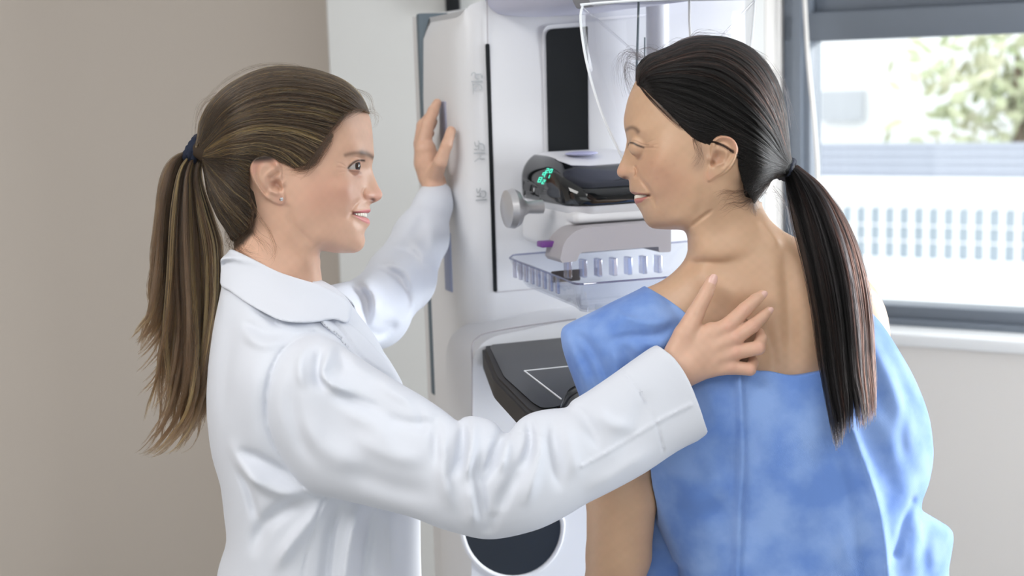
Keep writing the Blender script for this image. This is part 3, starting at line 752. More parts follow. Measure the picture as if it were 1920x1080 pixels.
loose([([(680, 206), (655, 216), (630, 232), (606, 252)], 110, 5, None), ([(644, 226), (620, 248), (600, 275), (572, 300)], 150, 6, None), ([(622, 262), (604, 290), (588, 312), (562, 322)], 120, 6, None), 
       ([(604, 285), (588, 308), (568, 324), (545, 322)], 90, 5, None), ([(478, 380), (490, 410), (508, 435), (520, 470), (512, 485)], 10, 4, None), ([(470, 410), (478, 440), (500, 460), (510, 478)], 14, 6, None),
       ([(460, 430), (450, 455), (455, 475), (480, 488)], 30, 7, None), ([(440, 440), (432, 452), (436, 466), (455, 478)], 26, 6, None), ([(430, 420), (428, 445), (440, 462), (470, 480)], 20, 6, None),
       ([(480, 400), (470, 430), (455, 450), (440, 460)], 40, 7, None), ([(688, 205), (700, 205), (706, 222), (700, 230)], 10, 5, 0), ([(660, 165), (690, 180), (697, 205), (694, 225)], 14, 4, 0),
       ([(600, 135), (540, 122), (470, 130), (410, 170), (378, 220)], 16, 4, 0), ([(410, 180), (382, 200), (373, 235), (372, 265)], 16, 3, 0)], HM_D, DHAIR, (0.05, 0.03, 0.018), head=d_hair, skin=d_head)
# ponytail
d_tail = [
 [(360, 283, 0), (325, 298, -4), (305, 345, -8), (297, 430, -12), (292, 520, -12), (288, 580, -12), (270, 610, -10), (250, 637, -8)],
 [(362, 284, -8), (332, 303, -18), (315, 360, -26), (306, 440, -28), (302, 520, -26), (298, 590, -24), (283, 625, -20), (262, 650, -16)],
 [(364, 286, 8), (338, 313, 12), (320, 400, 16), (314, 500, 18), (308, 600, 14), (302, 660, 8), (288, 690, 4), (268, 711, 0)],
 [(366, 288, -12), (345, 318, -26), (335, 400, -34), (330, 500, -36), (326, 600, -34), (316, 700, -30), (310, 760, -24), (290, 800, -20), (274, 831, -16)],
 [(368, 290, -2), (352, 323, -8), (345, 400, -10), (344, 500, -14), (350, 600, -14), (346, 700, -12), (330, 780, -10), (290, 845, -10), (262, 857, -8)],
 [(370, 292, -12), (358, 323, -28), (358, 400, -38), (362, 500, -42), (368, 600, -42), (370, 700, -38), (356, 780, -30), (320, 835, -22), (298, 853, -18)],
 [(373, 294, 6), (365, 328, 10), (372, 400, 12), (382, 500, 10), (384, 600, 8), (384, 700, 6), (374, 780, 2), (350, 832, 0), (322, 850, 0)],
 [(376, 298, -10), (371, 338, -22), (386, 400, -32), (402, 470, -36), (402, 560, -36), (396, 650, -34), (388, 730, -28), (372, 810, -22)],
 [(379, 300, 0), (377, 335, 0), (396, 400, -4), (416, 460, -8), (414, 530, -10), (402, 620, -10), (393, 710, -10), (388, 790, -8)]]
def tail(guides, nl, per, k, lockr, waves, cols, rad, rotf=None, short=0.25, w0=0.55):
    G = np.stack([resample(catmull(g, 6), k) for g in guides]); m = len(G); S_, R_, C_ = [], [], []
    u = np.linspace(0, 1, k)[:, None]
    for a in range(nl):
        t = rng.random() * (m - 1); i = min(int(t), m - 2); f = t - i
        base = G[i] * (1 - f) + G[i + 1] * f
        end = 1 - short * rng.random() ** 2
        ph, fr = rng.random() * 6.28, 1.0 + rng.random() * 1.0
        env = ss(w0 - 0.25, 1.0, u)
        base = base + waves * env * np.c_[np.sin(ph + u * 6.28 * fr) + 0.3 * np.sin(ph * 2 + u * 6.28 * fr * 2), 0.3 * np.sin(ph + u * 9), np.cos(ph + u * 6.28 * fr)]
        zoff = rng.normal(0, 9) * ss(0, 0.2, u[:, 0]); base[:, 2] += zoff
        lc = cols(1, k, np.array([t + rng.random()]))[0]
        for b in range(per):
            o = rng.normal(0, 1, 3) * lockr
            taper = (0.35 + 0.65 * ss(0, 0.25, u)) * (1 - 0.75 * ss(0.6, 1.0, u))
            p = base + o * taper + rng.normal(0, 0.6, 3) * np.sin(u * 6.28 * (1 + 2 * rng.random()) + rng.random() * 6) * (0.3 + u)
            e = end * (1 - 0.12 * rng.random()); idx = np.linspace(0, e * (k - 1), k)
            p = np.stack([np.interp(idx, np.arange(k), p[:, j]) for j in range(3)], 1)
            S_.append(p); R_.append(rad * (0.7 + 0.6 * rng.random()) * (1 - 0.6 * ss(0.75, 1, u[:, 0]))); C_.append(lc * (0.8 + 0.4 * rng.random()))
    return np.array(S_), np.array(R_), np.array(C_)
def tail_cols(n, k, t):
    c = 0.8 * doc_cols(n, k, t, (0.062, 0.036, 0.020)); u = np.linspace(0, 1, k)[None, :, None]
    return c * (1 - u * 0.2) + np.array([0.15, 0.085, 0.045]) * u * 0.5
s_, r_, c_ = tail(d_tail, 210, 26, 28, 2.6, 13.0, tail_cols, 0.00022)
hair_obj('ponytail', s_, r_, c_, HM_D, DOC, 'long wavy brown ponytail')
def hair_tie(name, c, axis, R, r, m, parent, turns=3, wid=4, label=None):
    c = np.array(c, float); ax = np.array(axis, float); ax /= np.linalg.norm(ax); a = np.cross(ax, (0.1, 0.2, 1)); a /= np.linalg.norm(a); b = np.cross(ax, a); V = []; F = []
    n, k = 40, 10
    for tt in range(turns):
        o = len(V)
        for i in range(n):
            th = 6.2832 * i / n; cc = c + ax * (tt - (turns - 1) / 2) * wid + (a * math.cos(th) + b * math.sin(th)) * R * (1 + 0.05 * math.sin(th * 3 + tt * 2)) + ax * 1.5 * math.sin(th * 2 + tt)
            rad = (a * math.cos(th) + b * math.sin(th))
            for j in range(k):
                ph = 6.2832 * j / k; rr = r * (1 + 0.12 * math.sin(th * 14 + j)); V.append(cc + (rad * math.cos(ph) + ax * math.sin(ph)) * rr)
        F += [(o + i * k + j, o + i * k + (j + 1) % k, o + ((i + 1) % n) * k + (j + 1) % k, o + ((i + 1) % n) * k + j) for i in range(n) for j in range(k)]
    return link_mesh(name, npmesh(name, wld(np.array(V)), F), m, parent, label=label)
M_TIE = mat('navy_elastic', (0.008, 0.014, 0.035), 0.85); noise_bump(M_TIE, 1500, 0.5, 0.001)
hair_tie('hair_tie', (366, 281, 0), (0.90, 0.40, 0), 22, 7.6, M_TIE, DOC, 3, 5.0, 'navy blue hair tie')
# ================================================================== lab coat
M_COAT = mat('white_coat_cotton', (0.70, 0.73, 0.80), 0.75, Specular_IOR_Level=0.25, Sheen_Weight=0.1)
noise_bump(M_COAT, 2200, 0.08, 0.0003)
def UW(L, w): return [U(p[0], p[1], w)[:2] for p in L]
ct_out = [(428, 492), (470, 500), (530, 508), (590, 520), (640, 548), (672, 590), (704, 632), (735, 692), (758, 740), (778, 800), (788, 880), (788, 960), (790, 1080), (800, 1300), (830, 1700), (870, 1960), (400, 1960), (385, 1500), (392, 1200), (409, 1085), (416, 1050), (430, 1005), (425, 960), (419, 905), (402, 850), (393, 770), (394, 690), (401, 620), (412, 565), (420, 520)]
ct_ctrl = [(480, 530, 0, 72), (540, 545, 0, 84), (590, 560, 5, 78), (640, 590, 5, 60), (520, 620, 10, 168), (590, 660, 10, 190), (480, 700, 15, 185), (430, 640, 10, 95), (560, 760, 20, 215), (660, 740, 20, 150), (700, 700, 20, 90), (730, 800, 30, 120), (640, 900, 40, 180), (520, 900, 40, 190), (450, 850, 35, 140), (600, 1080, 75, 195), (480, 1050, 70, 150), (740, 1050, 75, 110), (600, 1400, 130, 210), (620, 1800, 190, 250), (450, 1500, 145, 130)]
coat_t = Inflate(ct_out, ct_ctrl, 3.0, 3, lam=0.02)
sl_out = [(575, 628), (610, 632), (650, 655), (700, 688), (752, 720), (792, 743), (832, 770), (858, 790), (866, 784), (884, 780), (908, 784), (928, 793), (941, 808), (948, 813), (954, 811), (964, 798), (978, 784), (1000, 773), (1030, 767), (1062, 764), (1072, 752), (1100, 735), (1140, 708), (1182, 678), (1215, 655), (1229, 647), (1262, 625), (1310, 600), (1360, 620), (1400, 700), (1410, 770), (1370, 797), (1318, 822), (1270, 846), (1210, 886), (1150, 919), (1100, 944), (1060, 968), (1015, 990), (970, 1003), (930, 1010), (898, 1009), (860, 1000), (820, 988), (770, 968), (700, 950), (630, 933), (585, 920), (545, 880), (512, 820), (500, 770), (505, 715), (525, 665), (548, 640)]
sl_ctrl = [(560, 700, -120, 120), (580, 800, -120, 125), (650, 780, -150, 105), (740, 830, -190, 88), (830, 880, -212, 76), (910, 900, -218, 74), (990, 880, -205, 72), (1080, 850, -180, 66), (1170, 790, -158, 58), (1250, 750, -138, 55), (1300, 735, -132, 54), (1340, 700, -128, 50)]
cuff_cut = catmull(UW([(1226, 640), (1238, 650), (1262, 670), (1284, 702), (1303, 744), (1322, 796), (1328, 812), (1322, 835), (1500, 800), (1450, 500), (1250, 560)], -165), 4, True)
def fold(P, sig, amp, w=-280, tp=True): return (UW(P, w), sig * 0.8, amp * 1.7, tp)
sl_det = [fold([(863, 788), (866, 815), (862, 860), (848, 895)], 7, -13), fold([(884, 785), (886, 830), (878, 880), (872, 905)], 8, 9), fold([(905, 840), (897, 880), (905, 940), (913, 985)], 8, -9),
          fold([(946, 808), (930, 840), (920, 870), (902, 905)], 7, -15), fold([(955, 815), (948, 850), (938, 885)], 7, 7), fold([(975, 860), (966, 890), (945, 930), (935, 965)], 9, -8),
          fold([(990, 785), (996, 830), (985, 865), (970, 882)], 7, -12), fold([(1008, 800), (1012, 850), (998, 905), (985, 950)], 10, 7), fold([(1036, 790), (1040, 840), (1050, 900), (1052, 925)], 9, -7), fold([(1060, 800), (1075, 860), (1085, 900)], 12, 4),
          fold([(1066, 764), (1100, 790), (1130, 850)], 10, -5), fold([(840, 800), (830, 850), (836, 910), (850, 960)], 10, 7), fold([(812, 785), (818, 840), (826, 880)], 8, -6), fold([(880, 900), (885, 950), (888, 995)], 10, 7),
          fold([(930, 960), (920, 985), (915, 1005)], 8, -5), fold([(600, 645), (607, 672), (601, 700), (620, 722), (665, 742)], 8, 11), fold([(582, 650), (588, 690), (590, 715), (608, 735)], 7, -9), fold([(620, 650), (628, 680), (640, 705)], 7, -9), fold([(645, 660), (662, 690), (700, 712)], 8, 7),
          fold([(560, 650), (556, 690), (565, 730)], 8, 6), fold([(620, 742), (670, 758), (720, 775)], 9, -8), fold([(690, 700), (730, 735), (775, 760), (800, 800)], 10, 8), fold([(712, 770), (745, 792), (790, 800), (830, 790)], 9, -7),
          fold([(760, 740), (785, 775), (790, 812)], 8, -6), fold([(660, 815), (730, 850), (800, 862)], 16, 6), fold([(640, 880), (730, 915), (820, 930)], 18, -6), fold([(560, 780), (600, 840), (680, 880)], 20, 6), fold([(545, 700), (540, 760), (560, 830), (590, 880)], 14, -6),
          fold([(640, 770), (700, 800), (745, 840)], 14, 5), fold([(1090, 870), (1160, 835), (1240, 790), (1300, 762)], 3.0, 2.2, -220, False), fold([(1110, 770), (1150, 800), (1200, 810)], 12, 4), fold([(1160, 860), (1200, 800), (1225, 740)], 14, -4), fold([(870, 840), (960, 815), (1050, 830)], 1.6, -2, -280),
          fold([(1168, 694), (1200, 735), (1230, 790), (1248, 850)], 1.6, -2.2, -220, False), fold([(1100, 930), (1170, 890), (1240, 850)], 12, 4)]
sleeve = Inflate(sl_out, sl_ctrl, 2.0, 3, lam=0.02, details=sl_det, sides='near')
ct_w = -190
coat_t.sides = 'near'
coat_t.add([fold([(585, 638), (540, 645), (512, 690), (500, 760), (508, 820), (536, 880), (565, 915)], 3.5, -7, -200, False), fold([(500, 650), (482, 720), (480, 800), (500, 880)], 22, 6, ct_w),
            fold([(560, 905), (510, 880), (470, 860), (425, 850)], 10, -9, ct_w), fold([(590, 925), (540, 930), (480, 905), (440, 870)], 12, 10, ct_w), fold([(575, 930), (520, 965), (480, 1000), (455, 1060)], 12, -11, ct_w), fold([(610, 940), (570, 990), (530, 1040), (500, 1090)], 11, 10, ct_w),
            fold([(640, 945), (612, 1000), (600, 1080), (595, 1160)], 8, -12, ct_w), fold([(668, 950), (655, 1000), (640, 1080), (635, 1160)], 9, 12, ct_w), fold([(690, 955), (680, 1020), (670, 1090), (668, 1160)], 9, -9, ct_w), fold([(725, 965), (722, 1030), (722, 1120)], 10, 6, ct_w),
            fold([(430, 880), (455, 930), (470, 1000)], 8, -8, ct_w), fold([(420, 830), (450, 880), (500, 920)], 12, 6, ct_w), fold([(620, 932), (600, 945), (560, 1080), (556, 1200)], 2.0, -3, ct_w, False),
            fold([(440, 560), (430, 680), (428, 800)], 18, -4, -100), fold([(480, 580), (540, 612), (600, 622)], 1.8, -2.6, -90, False), fold([(476, 562), (520, 598), (535, 618)], 6, -6, -90), fold([(460, 620), (500, 640), (545, 640)], 10, 7, -110), fold([(455, 600), (500, 622), (550, 628)], 7, -5, -110),
            fold([(612, 585), (648, 630), (677, 671), (712, 700), (752, 726)], 3.0, -6, -70, False), fold([(600, 592), (640, 640), (668, 680), (700, 706)], 4, 3.5, -80, False), fold([(560, 610), (600, 618), (640, 660)], 8, 4, -120),
            fold([(620, 640), (660, 690), (720, 730)], 10, 5, -150), fold([(640, 1000), (700, 1000), (760, 990)], 30, 3, ct_w)])
far_arm = cpts([(600, 610, 170, 70), (700, 585, 400, 66), (752, 522, 540, 62), (789, 445, 680, 50), (812, 385, 725, 33), (820, 356, 752, 27)])
fa_x = [(U(*p)[0], U(*p)[1]) for p in [(640, 560, 250), (790, 440, 680)]]
class Det2:
    def __init__(s, lo, hi, res, L):
        xs = np.arange(lo[0], hi[0], res); ys = np.arange(lo[1], hi[1], res); X, Y = np.meshgrid(xs, ys); H = np.zeros(X.shape)
        for P, sig, amp in L: H += stroke(X, Y, P, sig, amp)
        s.g = Grid2(lo[0], lo[1], res, H)
    def __call__(s, P): return s.g(P[:, 0], P[:, 1])
def fl(P, sig, amp):
    amp *= 1.3; n = len(P); return ([U(p[0], p[1], p[2])[:2] for p in P], sig, amp)
far_det = Det2((560, 180), (900, 720), 2.0, [
    fl([(655, 535, 300), (690, 560, 350), (695, 600, 350), (690, 640, 350)], 9, -11), fl([(675, 520, 320), (715, 550, 380), (722, 600, 380)], 9, 10), fl([(640, 560, 280), (665, 590, 300), (668, 630, 320)], 8, 8),
    fl([(700, 500, 400), (745, 520, 450), (765, 560, 470), (760, 600, 470)], 9, -11), fl([(720, 490, 430), (770, 510, 500), (782, 545, 500)], 9, 9), fl([(735, 470, 480), (780, 480, 560), (805, 510, 560)], 8, -8), fl([(765, 440, 560), (790, 470, 600), (800, 510, 600)], 8, 6), fl([(750, 600, 440), (725, 620, 400), (700, 625, 380)], 9, -8),
    fl([(800, 400, 700), (790, 430, 680), (765, 470, 600)], 10, -5), fl([(815, 420, 720), (815, 460, 660), (800, 500, 600)], 9, 5)])
cuff_n = cpts([(1225, 740, -138, 60), (1330, 700, -112, 66)])
def f_coat(P):
    d = smin(coat_t(P), sleeve(P), 16)
    m = P[:, 2] > 60
    if m.any():
        Q = P[m]; dd = chain(Q, far_arm, 25) - far_det(Q)
        e = np.array(far_arm[-1][:3]); ax = e - np.array(far_arm[-2][:3]); ax /= np.linalg.norm(ax)
        dd = smax(dd, (Q - e) @ ax - 2, 2)
        d[m] = smin(d[m], dd, 22)
    # neck opening
    d = smax(d, -(cone(P, (505, 420, 0), (545, 560, 10), 66, 60)), 2)
    # cuff: cut clean, then a flattened hollow following the wrist
    m = (P[:, 0] > 1150) & (P[:, 0] < 1480)
    if m.any():
        Q = P[m]; d[m] = smax(d[m], poly_sd(Q[:, 0], Q[:, 1], cuff_cut), 3); a = np.array(U(1270, 738, -134)); ax = np.array([0.90, -0.36, 0.20]); ax /= np.linalg.norm(ax); sd = np.array([0.37, 0.93, 0.0])
        R = Q - a; t = R @ ax; s2 = R @ sd; w2 = R[:, 2] - t * ax[2]
        cav = (np.sqrt((s2 / 78) ** 2 + (w2 / 40) ** 2) - 1) * 40
        cav = np.maximum(cav, -(t + 8)); d[m] = smax(d[m], -cav, 1.5)
    return d
gc = sculpt(f_coat, (375, 200, -330), (1345, 1960, 830), 7.5, 1)
COAT = link_mesh('lab_coat', npmesh('lab_coat', wld(gc[0]), gc[2], True, gc[1]), M_COAT, DOC)
# collar: a band that follows the neck and shoulders
col_poly = catmull([(423, 478), (432, 470), (447, 470), (487, 487), (534, 510), (575, 524), (612, 536), (645, 556), (660, 571), (662, 584), (658, 604), (636, 597), (600, 602), (556, 599), (515, 582), (478, 564), (445, 545), (421, 531)], 3, True)
def f_collar(P):
    base = smin(cone(P, (500, 440, 0), (545, 600, 10), 66, 100), coat_t(P, False), 26)
    d = base - 9 - 5 * ss(560, 600, P[:, 1])
    a = poly_sd(P[:, 0], P[:, 1], col_poly); d = smax(d, -a, 4)
    return smax(d, -(base - 1.0), 1.5)
gk = sculpt(f_collar, (405, 455, -210), (680, 620, 200), 3.2, 0)
link_mesh('collar', npmesh('collar', wld(gk[0]), gk[2], True, gk[1]), M_COAT, COAT)
lap_poly = catmull([(614, 600), (640, 596), (662, 606), (690, 632), (716, 664), (738, 696), (752, 722), (742, 724), (712, 700), (678, 672), (648, 632)], 3, True)
def f_lapel(P):
    base = coat_t(P); d = base - 6; d = smax(d, -poly_sd(P[:, 0], P[:, 1], lap_poly), 3); return smax(d, -(base + 14.0), 1.5)
gk = sculpt(f_lapel, (600, 585, -150), (765, 735, 150), 4, 0)
link_mesh('lapel', npmesh('lapel', wld(gk[0]), gk[2], True, gk[1]), M_COAT, COAT)
# ================================================================== the patient
pf = wld([[1430, 1080, 60]])[0]
PAT = empty('person', (float(pf[0]), float(pf[1]), 0.0), 'woman in an open-backed blue gown with a straight black ponytail', 'person')
P_ROT = rot_y(1320, 280, 5.2)
p_prof = [(1292, 470), (1290, 448), (1285, 435), (1277, 430.8), (1258.5, 430.2), (1240, 429.6), (1225, 427.6), (1216, 422.5), (1209, 413), (1205, 403), (1201, 395), (1194, 384), (1190.2, 377), (1189.4, 371.5), (1192, 368), (1191, 364.4), (1184.4, 361), (1180.8, 355), (1180.3, 345), (1179, 336.2), (1173, 335), (1166, 332.6), (1159.4, 328.4), (1157.2, 322.4), (1158, 316), (1162, 306.7), (1167.8, 293.7), (1172.6, 279), (1174.5, 270), (1175.5, 260), (1173, 247), (1170.6, 236), (1170, 222), (1172.4, 207), (1177, 187), (1184, 168), (1195, 146), (1212, 124), (1240, 104), (1280, 90), (1320, 82), (1365, 86), (1400, 102), (1430, 128), (1450, 165), (1460, 210), (1462, 250), (1455, 290), (1440, 325), (1425, 350), (1420, 370), (1427, 395), (1440, 430), (1440, 500), (1300, 500)]
p_ctrl = [(1198, 230, 0, 66), (1222, 200, 0, 86), (1178, 240, 0, 34), (1180, 258, 0, 40), (1200, 262, 0, 66), (1225, 262, 0, 86), (1270, 230, 0, 104), (1330, 220, 0, 113), (1400, 220, 0, 108), (1435, 250, 0, 64), (1228, 295, 0, 92), (1262, 310, 0, 104), (1300, 320, 0, 107), (1350, 310, 0, 106), (1410, 300, 0, 84),
          (1183, 280, 0, 22), (1178, 290, 0, 16), (1182, 308, 0, 21), (1172, 312, 0, 13), (1163, 321, 0, 11), (1173, 324, 0, 18), (1182, 325, 0, 24), (1192, 310, 0, 34), (1205, 298, 0, 56), (1200, 325, 0, 50), (1218, 330, 0, 74), (1245, 345, 0, 90), (1196, 350, 0, 42), (1187, 350, 0, 26), (1196, 368, 0, 34), (1200, 385, 0, 28), (1214, 372, 0, 54), (1212, 400, 0, 36), (1220, 418, 0, 28), (1240, 415, 0, 46), (1262, 400, 0, 70), (1295, 390, 0, 88), (1330, 370, 0, 96), (1262, 425, 0, 48), (1300, 425, 0, 66), (1380, 380, 0, 66), (1350, 440, 0, 64), (1400, 430, 0, 52), (1340, 490, 0, 66)]
pE = np.array([1198.0, 279.0, -49.0]); pER = 18.5
p_ear = [(1326, 283), (1331, 272), (1340, 267.5), (1350, 266.5), (1362, 269.5), (1372, 278), (1377, 290), (1375, 303), (1368.5, 318), (1356, 332), (1338, 342), (1326, 349.5), (1320, 347), (1319, 334), (1323, 318), (1325, 298)]
def p_ear_h(X, Y):
    D = poly_sd(X, Y, catmull(p_ear, 4, True)); fr = ss(1318, 1372, X)
    h = (4 + 15 * fr) * ss(-0.5, 4, D)
    h += stroke(X, Y, [(1332, 285), (1338, 273), (1352, 271), (1366, 278), (1371, 292), (1368, 305), (1360, 318), (1350, 328)], 2.8, 3.4, False)
    h += -stroke(X, Y, [(1338, 281), (1350, 279), (1361, 287), (1362, 300), (1354, 312)], 3.0, 3.0, False) + stroke(X, Y, [(1336, 292), (1350, 296), (1355, 306), (1348, 316), (1336, 320)], 2.6, 2.2, False)
    h += -10 * np.exp(-((X - 1341) ** 2 / 90 + (Y - 304) ** 2 / 110)) - 11 * np.exp(-((X - 1331) ** 2 / 22 + (Y - 316) ** 2 / 30)) + 4 * np.exp(-((X - 1323) ** 2 / 16 + (Y - 308) ** 2 / 60))
    return h
p_det = [p_ear_h, ([(1189, 311), (1194, 319), (1194, 329), (1189, 336)], 2.0, -7), lambda X, Y: 4.5 * np.exp(-((X - 1183) ** 2 / 60 + (Y - 323) ** 2 / 60)), lambda X, Y: -4 * np.exp(-((X - 1172) ** 2 / 22 + (Y - 333.5) ** 2 / 3)),
         ([(1195, 328), (1206, 345), (1218, 362), (1227, 382), (1231, 400)], 2.6, -5.5), ([(1212, 336), (1224, 352), (1234, 372)], 9, 3.2), lambda X, Y: 5 * np.exp(-((X - 1222) ** 2 / 600 + (Y - 318) ** 2 / 300)),
         ([(1216, 368), (1204, 365.5), (1194, 363.5), (1183, 361)], 2.0, 1.6, False), ([(1214, 373), (1204, 377), (1192, 378)], 3.0, 3.0, False), ([(1217, 369), (1206, 370), (1190, 369)], 2.3, -6.5, False), ([(1215, 384), (1204, 390), (1198, 393)], 4, -2.0),
         ([(1175, 246), (1184, 244), (1196, 250), (1206, 258)], 4.5, 1.6), ([(1181, 268), (1190, 270), (1202, 276), (1215, 279)], 1.4, -1.8), ([(1186, 285), (1198, 289), (1212, 290)], 2.4, -1.8), ([(1208, 281), (1220, 280), (1236, 279)], 1.2, -1.3), ([(1208, 283), (1222, 285), (1236, 287)], 1.2, -1.0), ([(1206, 277), (1220, 272), (1230, 271)], 1.2, -0.8),
         ([(1286, 434), (1300, 422), (1318, 408), (1336, 396)], 2.6, -5), ([(1310, 355), (1312, 385), (1300, 412)], 7, -2.5), ([(1240, 398), (1252, 415), (1270, 424)], 6, -1.6)]
p_head = Inflate(p_prof, p_ctrl, 1.0, 3, raw=True, rot=P_ROT, lam=0.02, details=p_det)
p_alm = catmull([(1179, 273), (1187, 274.6), (1196, 278.4), (1206, 282), (1196, 281), (1187, 278.2), (1180, 276)], 4, True)
p_mouth = catmull([(1186, 364.2), (1196, 365.2), (1208, 367.4), (1218, 369.2), (1208, 371.8), (1196, 372.6), (1184, 371.5)], 3, True)
pt_out = [(1292, 420), (1291, 450), (1289, 474), (1280, 492), (1262, 511), (1238, 528), (1200, 545), (1158, 568), (1128, 596), (1115, 640), (1140, 720), (1205, 800), (1245, 900), (1270, 1000), (1275, 1150), (1240, 1350), (1700, 1350), (1665, 1150), (1640, 1000), (1645, 850), (1665, 720), (1668, 620), (1652, 560), (1618, 517), (1575, 486), (1520, 458), (1480, 440), (1455, 424), (1438, 405), (1428, 385), (1420, 350), (1300, 350)]
pt_ctrl = [(1360, 420, 0, 62), (1360, 470, 4, 66), (1300, 500, 8, 56), (1430, 450, 6, 60), (1400, 540, 14, 84), (1300, 560, 16, 80), (1220, 570, 18, 52), (1160, 620, 22, 48), (1500, 540, 14, 84), (1590, 560, 18, 62), (1400, 640, 26, 96), (1520, 640, 26, 98), (1620, 650, 28, 56), (1260, 660, 28, 84), (1420, 800, 45, 108), (1290, 850, 52, 70), (1600, 850, 52, 80), (1420, 1000, 75, 105), (1420, 1250, 110, 135), (1300, 1250, 110, 90), (1600, 1250, 110, 100)]
pt_det = [fold([(1465, 430), (1478, 520), (1482, 620), (1480, 720)], 14, -6, -70), fold([(1350, 600), (1400, 650), (1420, 720)], 22, 6, -80), fold([(1300, 500), (1350, 540), (1400, 560)], 20, 4, -70), fold([(1300, 440), (1290, 480), (1255, 520)], 9, 4, -60), fold([(1320, 440), (1310, 480), (1290, 515)], 9, -4, -60), fold([(1425, 400), (1450, 440), (1470, 470)], 10, 4, -60), fold([(1430, 600), (1450, 660), (1450, 700)], 12, -4, -80)]
p_torso = Inflate(pt_out, pt_ctrl, 2.0, 3, lam=0.02, details=pt_det, sides='near')
arm_l = cpts([(1165, 640, 22, 58), (1168, 780, 30, 60), (1166, 930, 40, 66), (1160, 1040, 52, 60), (1150, 1095, 62, 54)])
arm_l2 = cpts([(1150, 1095, 62, 54), (1170, 1130, 200, 44), (1200, 1120, 400, 30)])
def lid_bulge(f, P):
    L = p_head.local(P).copy(); L[:, 2] = -np.abs(L[:, 2]); return smin(f, np.linalg.norm(L - pE, axis=1) - 18.6, 9)
def f_pat(P):
    d = p_torso(P)
    d = smin(d, chain(P, arm_l, 10), 12); d = smin(d, chain(P, arm_l2, 8), 5)
    L = P[:, 1] < 560
    if L.any():
        h = mouth_cut(p_head(P[L]), P[L], p_head, p_mouth, 1224, -36, 42)
        h = lid_bulge(h, P[L])
        dl = d[L]; up_ = smin(dl, h, 5.0); d[L] = np.where(P[L][:, 1] < 395, smin(h, np.maximum(dl, (380 - P[L][:, 1]) * 0.6), 3), up_)
    return d
def f_pat_low(P):
    d = smin(p_torso(P), cone(P, (1420, 1250, 110), (1425, 1340, 125), 130, 120), 20)
    for sgn in (-1, 1):
        a = np.array([1425, 1300, 118.0]) + np.array([sgn * 80, 0, 0]); k = a + DOWN * 640 + np.array([sgn * -15, 0, 0]); b = a + DOWN * 1215 + np.array([sgn * -20, 0, 0])
        d = smin(d, chain(P, [(*a, 85), (*k, 55), (*b, 34)], 10), 20)
        d = smin(d, chain(P, [(*b, 32), (*(b + DOWN * 62 - np.array([20, 0, -6])), 30), (*(b + DOWN * 76 - np.array([30, 0, -190])), 24)], 8), 14)
    return d
SKP = np.array([0.60, 0.385, 0.25])
def pat_color(V):
    L = p_head.local(V); x, y, w = L[:, 0], L[:, 1], L[:, 2]
    hm = ((V[:, 1] < 450) & (V[:, 0] > 1100)).astype(float)
    c = np.tile(SKP, (len(V), 1))
    n = np.sin(x * .09 + y * .06) * np.sin(y * .11 - w * .09 + 1) + np.sin(x * .27 + 2) * np.sin(y * .31) * np.sin(w * .3)
    c *= (1 + 0.025 * n)[:, None]
    g = lambda *a, **k: gauss_paint(*a, mask=hm, **k)
    c = g(c, x, y, [(1225, 325), (1255, 345)], 28, (0.58, 0.31, 0.21), 0.55); c = g(c, x, y, [(1164, 322)], 10, (0.6, 0.32, 0.23), 0.5)
    for (a, b, r) in ((1222, 312, 2.5), (1240, 326, 3), (1250, 336, 4), (1232, 341, 2.5), (1262, 318, 3), (1246, 310, 2)): c = g(c, x, y, [(a, b)], r, (0.44, 0.25, 0.17), 0.2)
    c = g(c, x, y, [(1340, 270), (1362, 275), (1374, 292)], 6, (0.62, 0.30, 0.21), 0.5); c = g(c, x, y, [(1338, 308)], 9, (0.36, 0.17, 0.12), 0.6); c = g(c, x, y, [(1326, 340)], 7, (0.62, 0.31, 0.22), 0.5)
    c = poly_paint(c, x, y, [(1218, 368.5), (1205, 364.5), (1192, 361.5), (1180, 358.5), (1178, 362.5), (1190, 366), (1204, 368.5)], 0.9, (0.46, 0.18, 0.15), 0.7, hm)
    c = poly_paint(c, x, y, [(1217, 370.5), (1205, 372.5), (1193, 372), (1184, 370), (1184, 379), (1192, 383), (1203, 381)], 0.9, (0.52, 0.17, 0.16), 0.85, hm)
    c = g(c, x, y, [(1218, 369.5), (1205, 370), (1190, 368.5)], 1.8, (0.08, 0.02, 0.015), 0.95)
    c = g(c, x, y, [(1176, 244.5), (1184, 243.5), (1192, 247), (1197, 253)], 2.8, (0.10, 0.06, 0.045), 0.7)
    c = g(c, x, y, [(1180, 271.5), (1188, 273.5), (1196, 278), (1207, 281.8)], 1.5, (0.02, 0.01, 0.008), 0.95)
    c = g(c, x, y, [(1206, 281), (1224, 282)], 1.2, (0.28, 0.15, 0.10), 0.5); c = g(c, x, y, [(1182, 266.5), (1192, 269), (1204, 275), (1216, 278)], 0.9, (0.28, 0.15, 0.10), 0.45); c = g(c, x, y, [(1171, 334)], 2.6, (0.12, 0.04, 0.03), 0.8)
    sc = poly_sd(x, y, np.array([(1190, 160), (1206, 190), (1232, 222), (1262, 252), (1290, 276), (1310, 290), (1330, 268), (1380, 275), (1380, 320), (1388, 350), (1402, 372), (1414, 388), (1470, 380), (1520, 200), (1400, 40), (1180, 60)], float))
    wg = ss(6, 14, sc) * hm; c = c * (1 - wg[:, None]) + np.array([0.018, 0.014, 0.013]) * wg[:, None]
    c = g(c, x, y, [(1312, 292), (1306, 318)], 9, (0.16, 0.10, 0.08), 0.35)
    c = g(c, x, y, [(1384, 350), (1392, 370), (1406, 386)], 9, (0.08, 0.05, 0.04), 0.6)
    return c
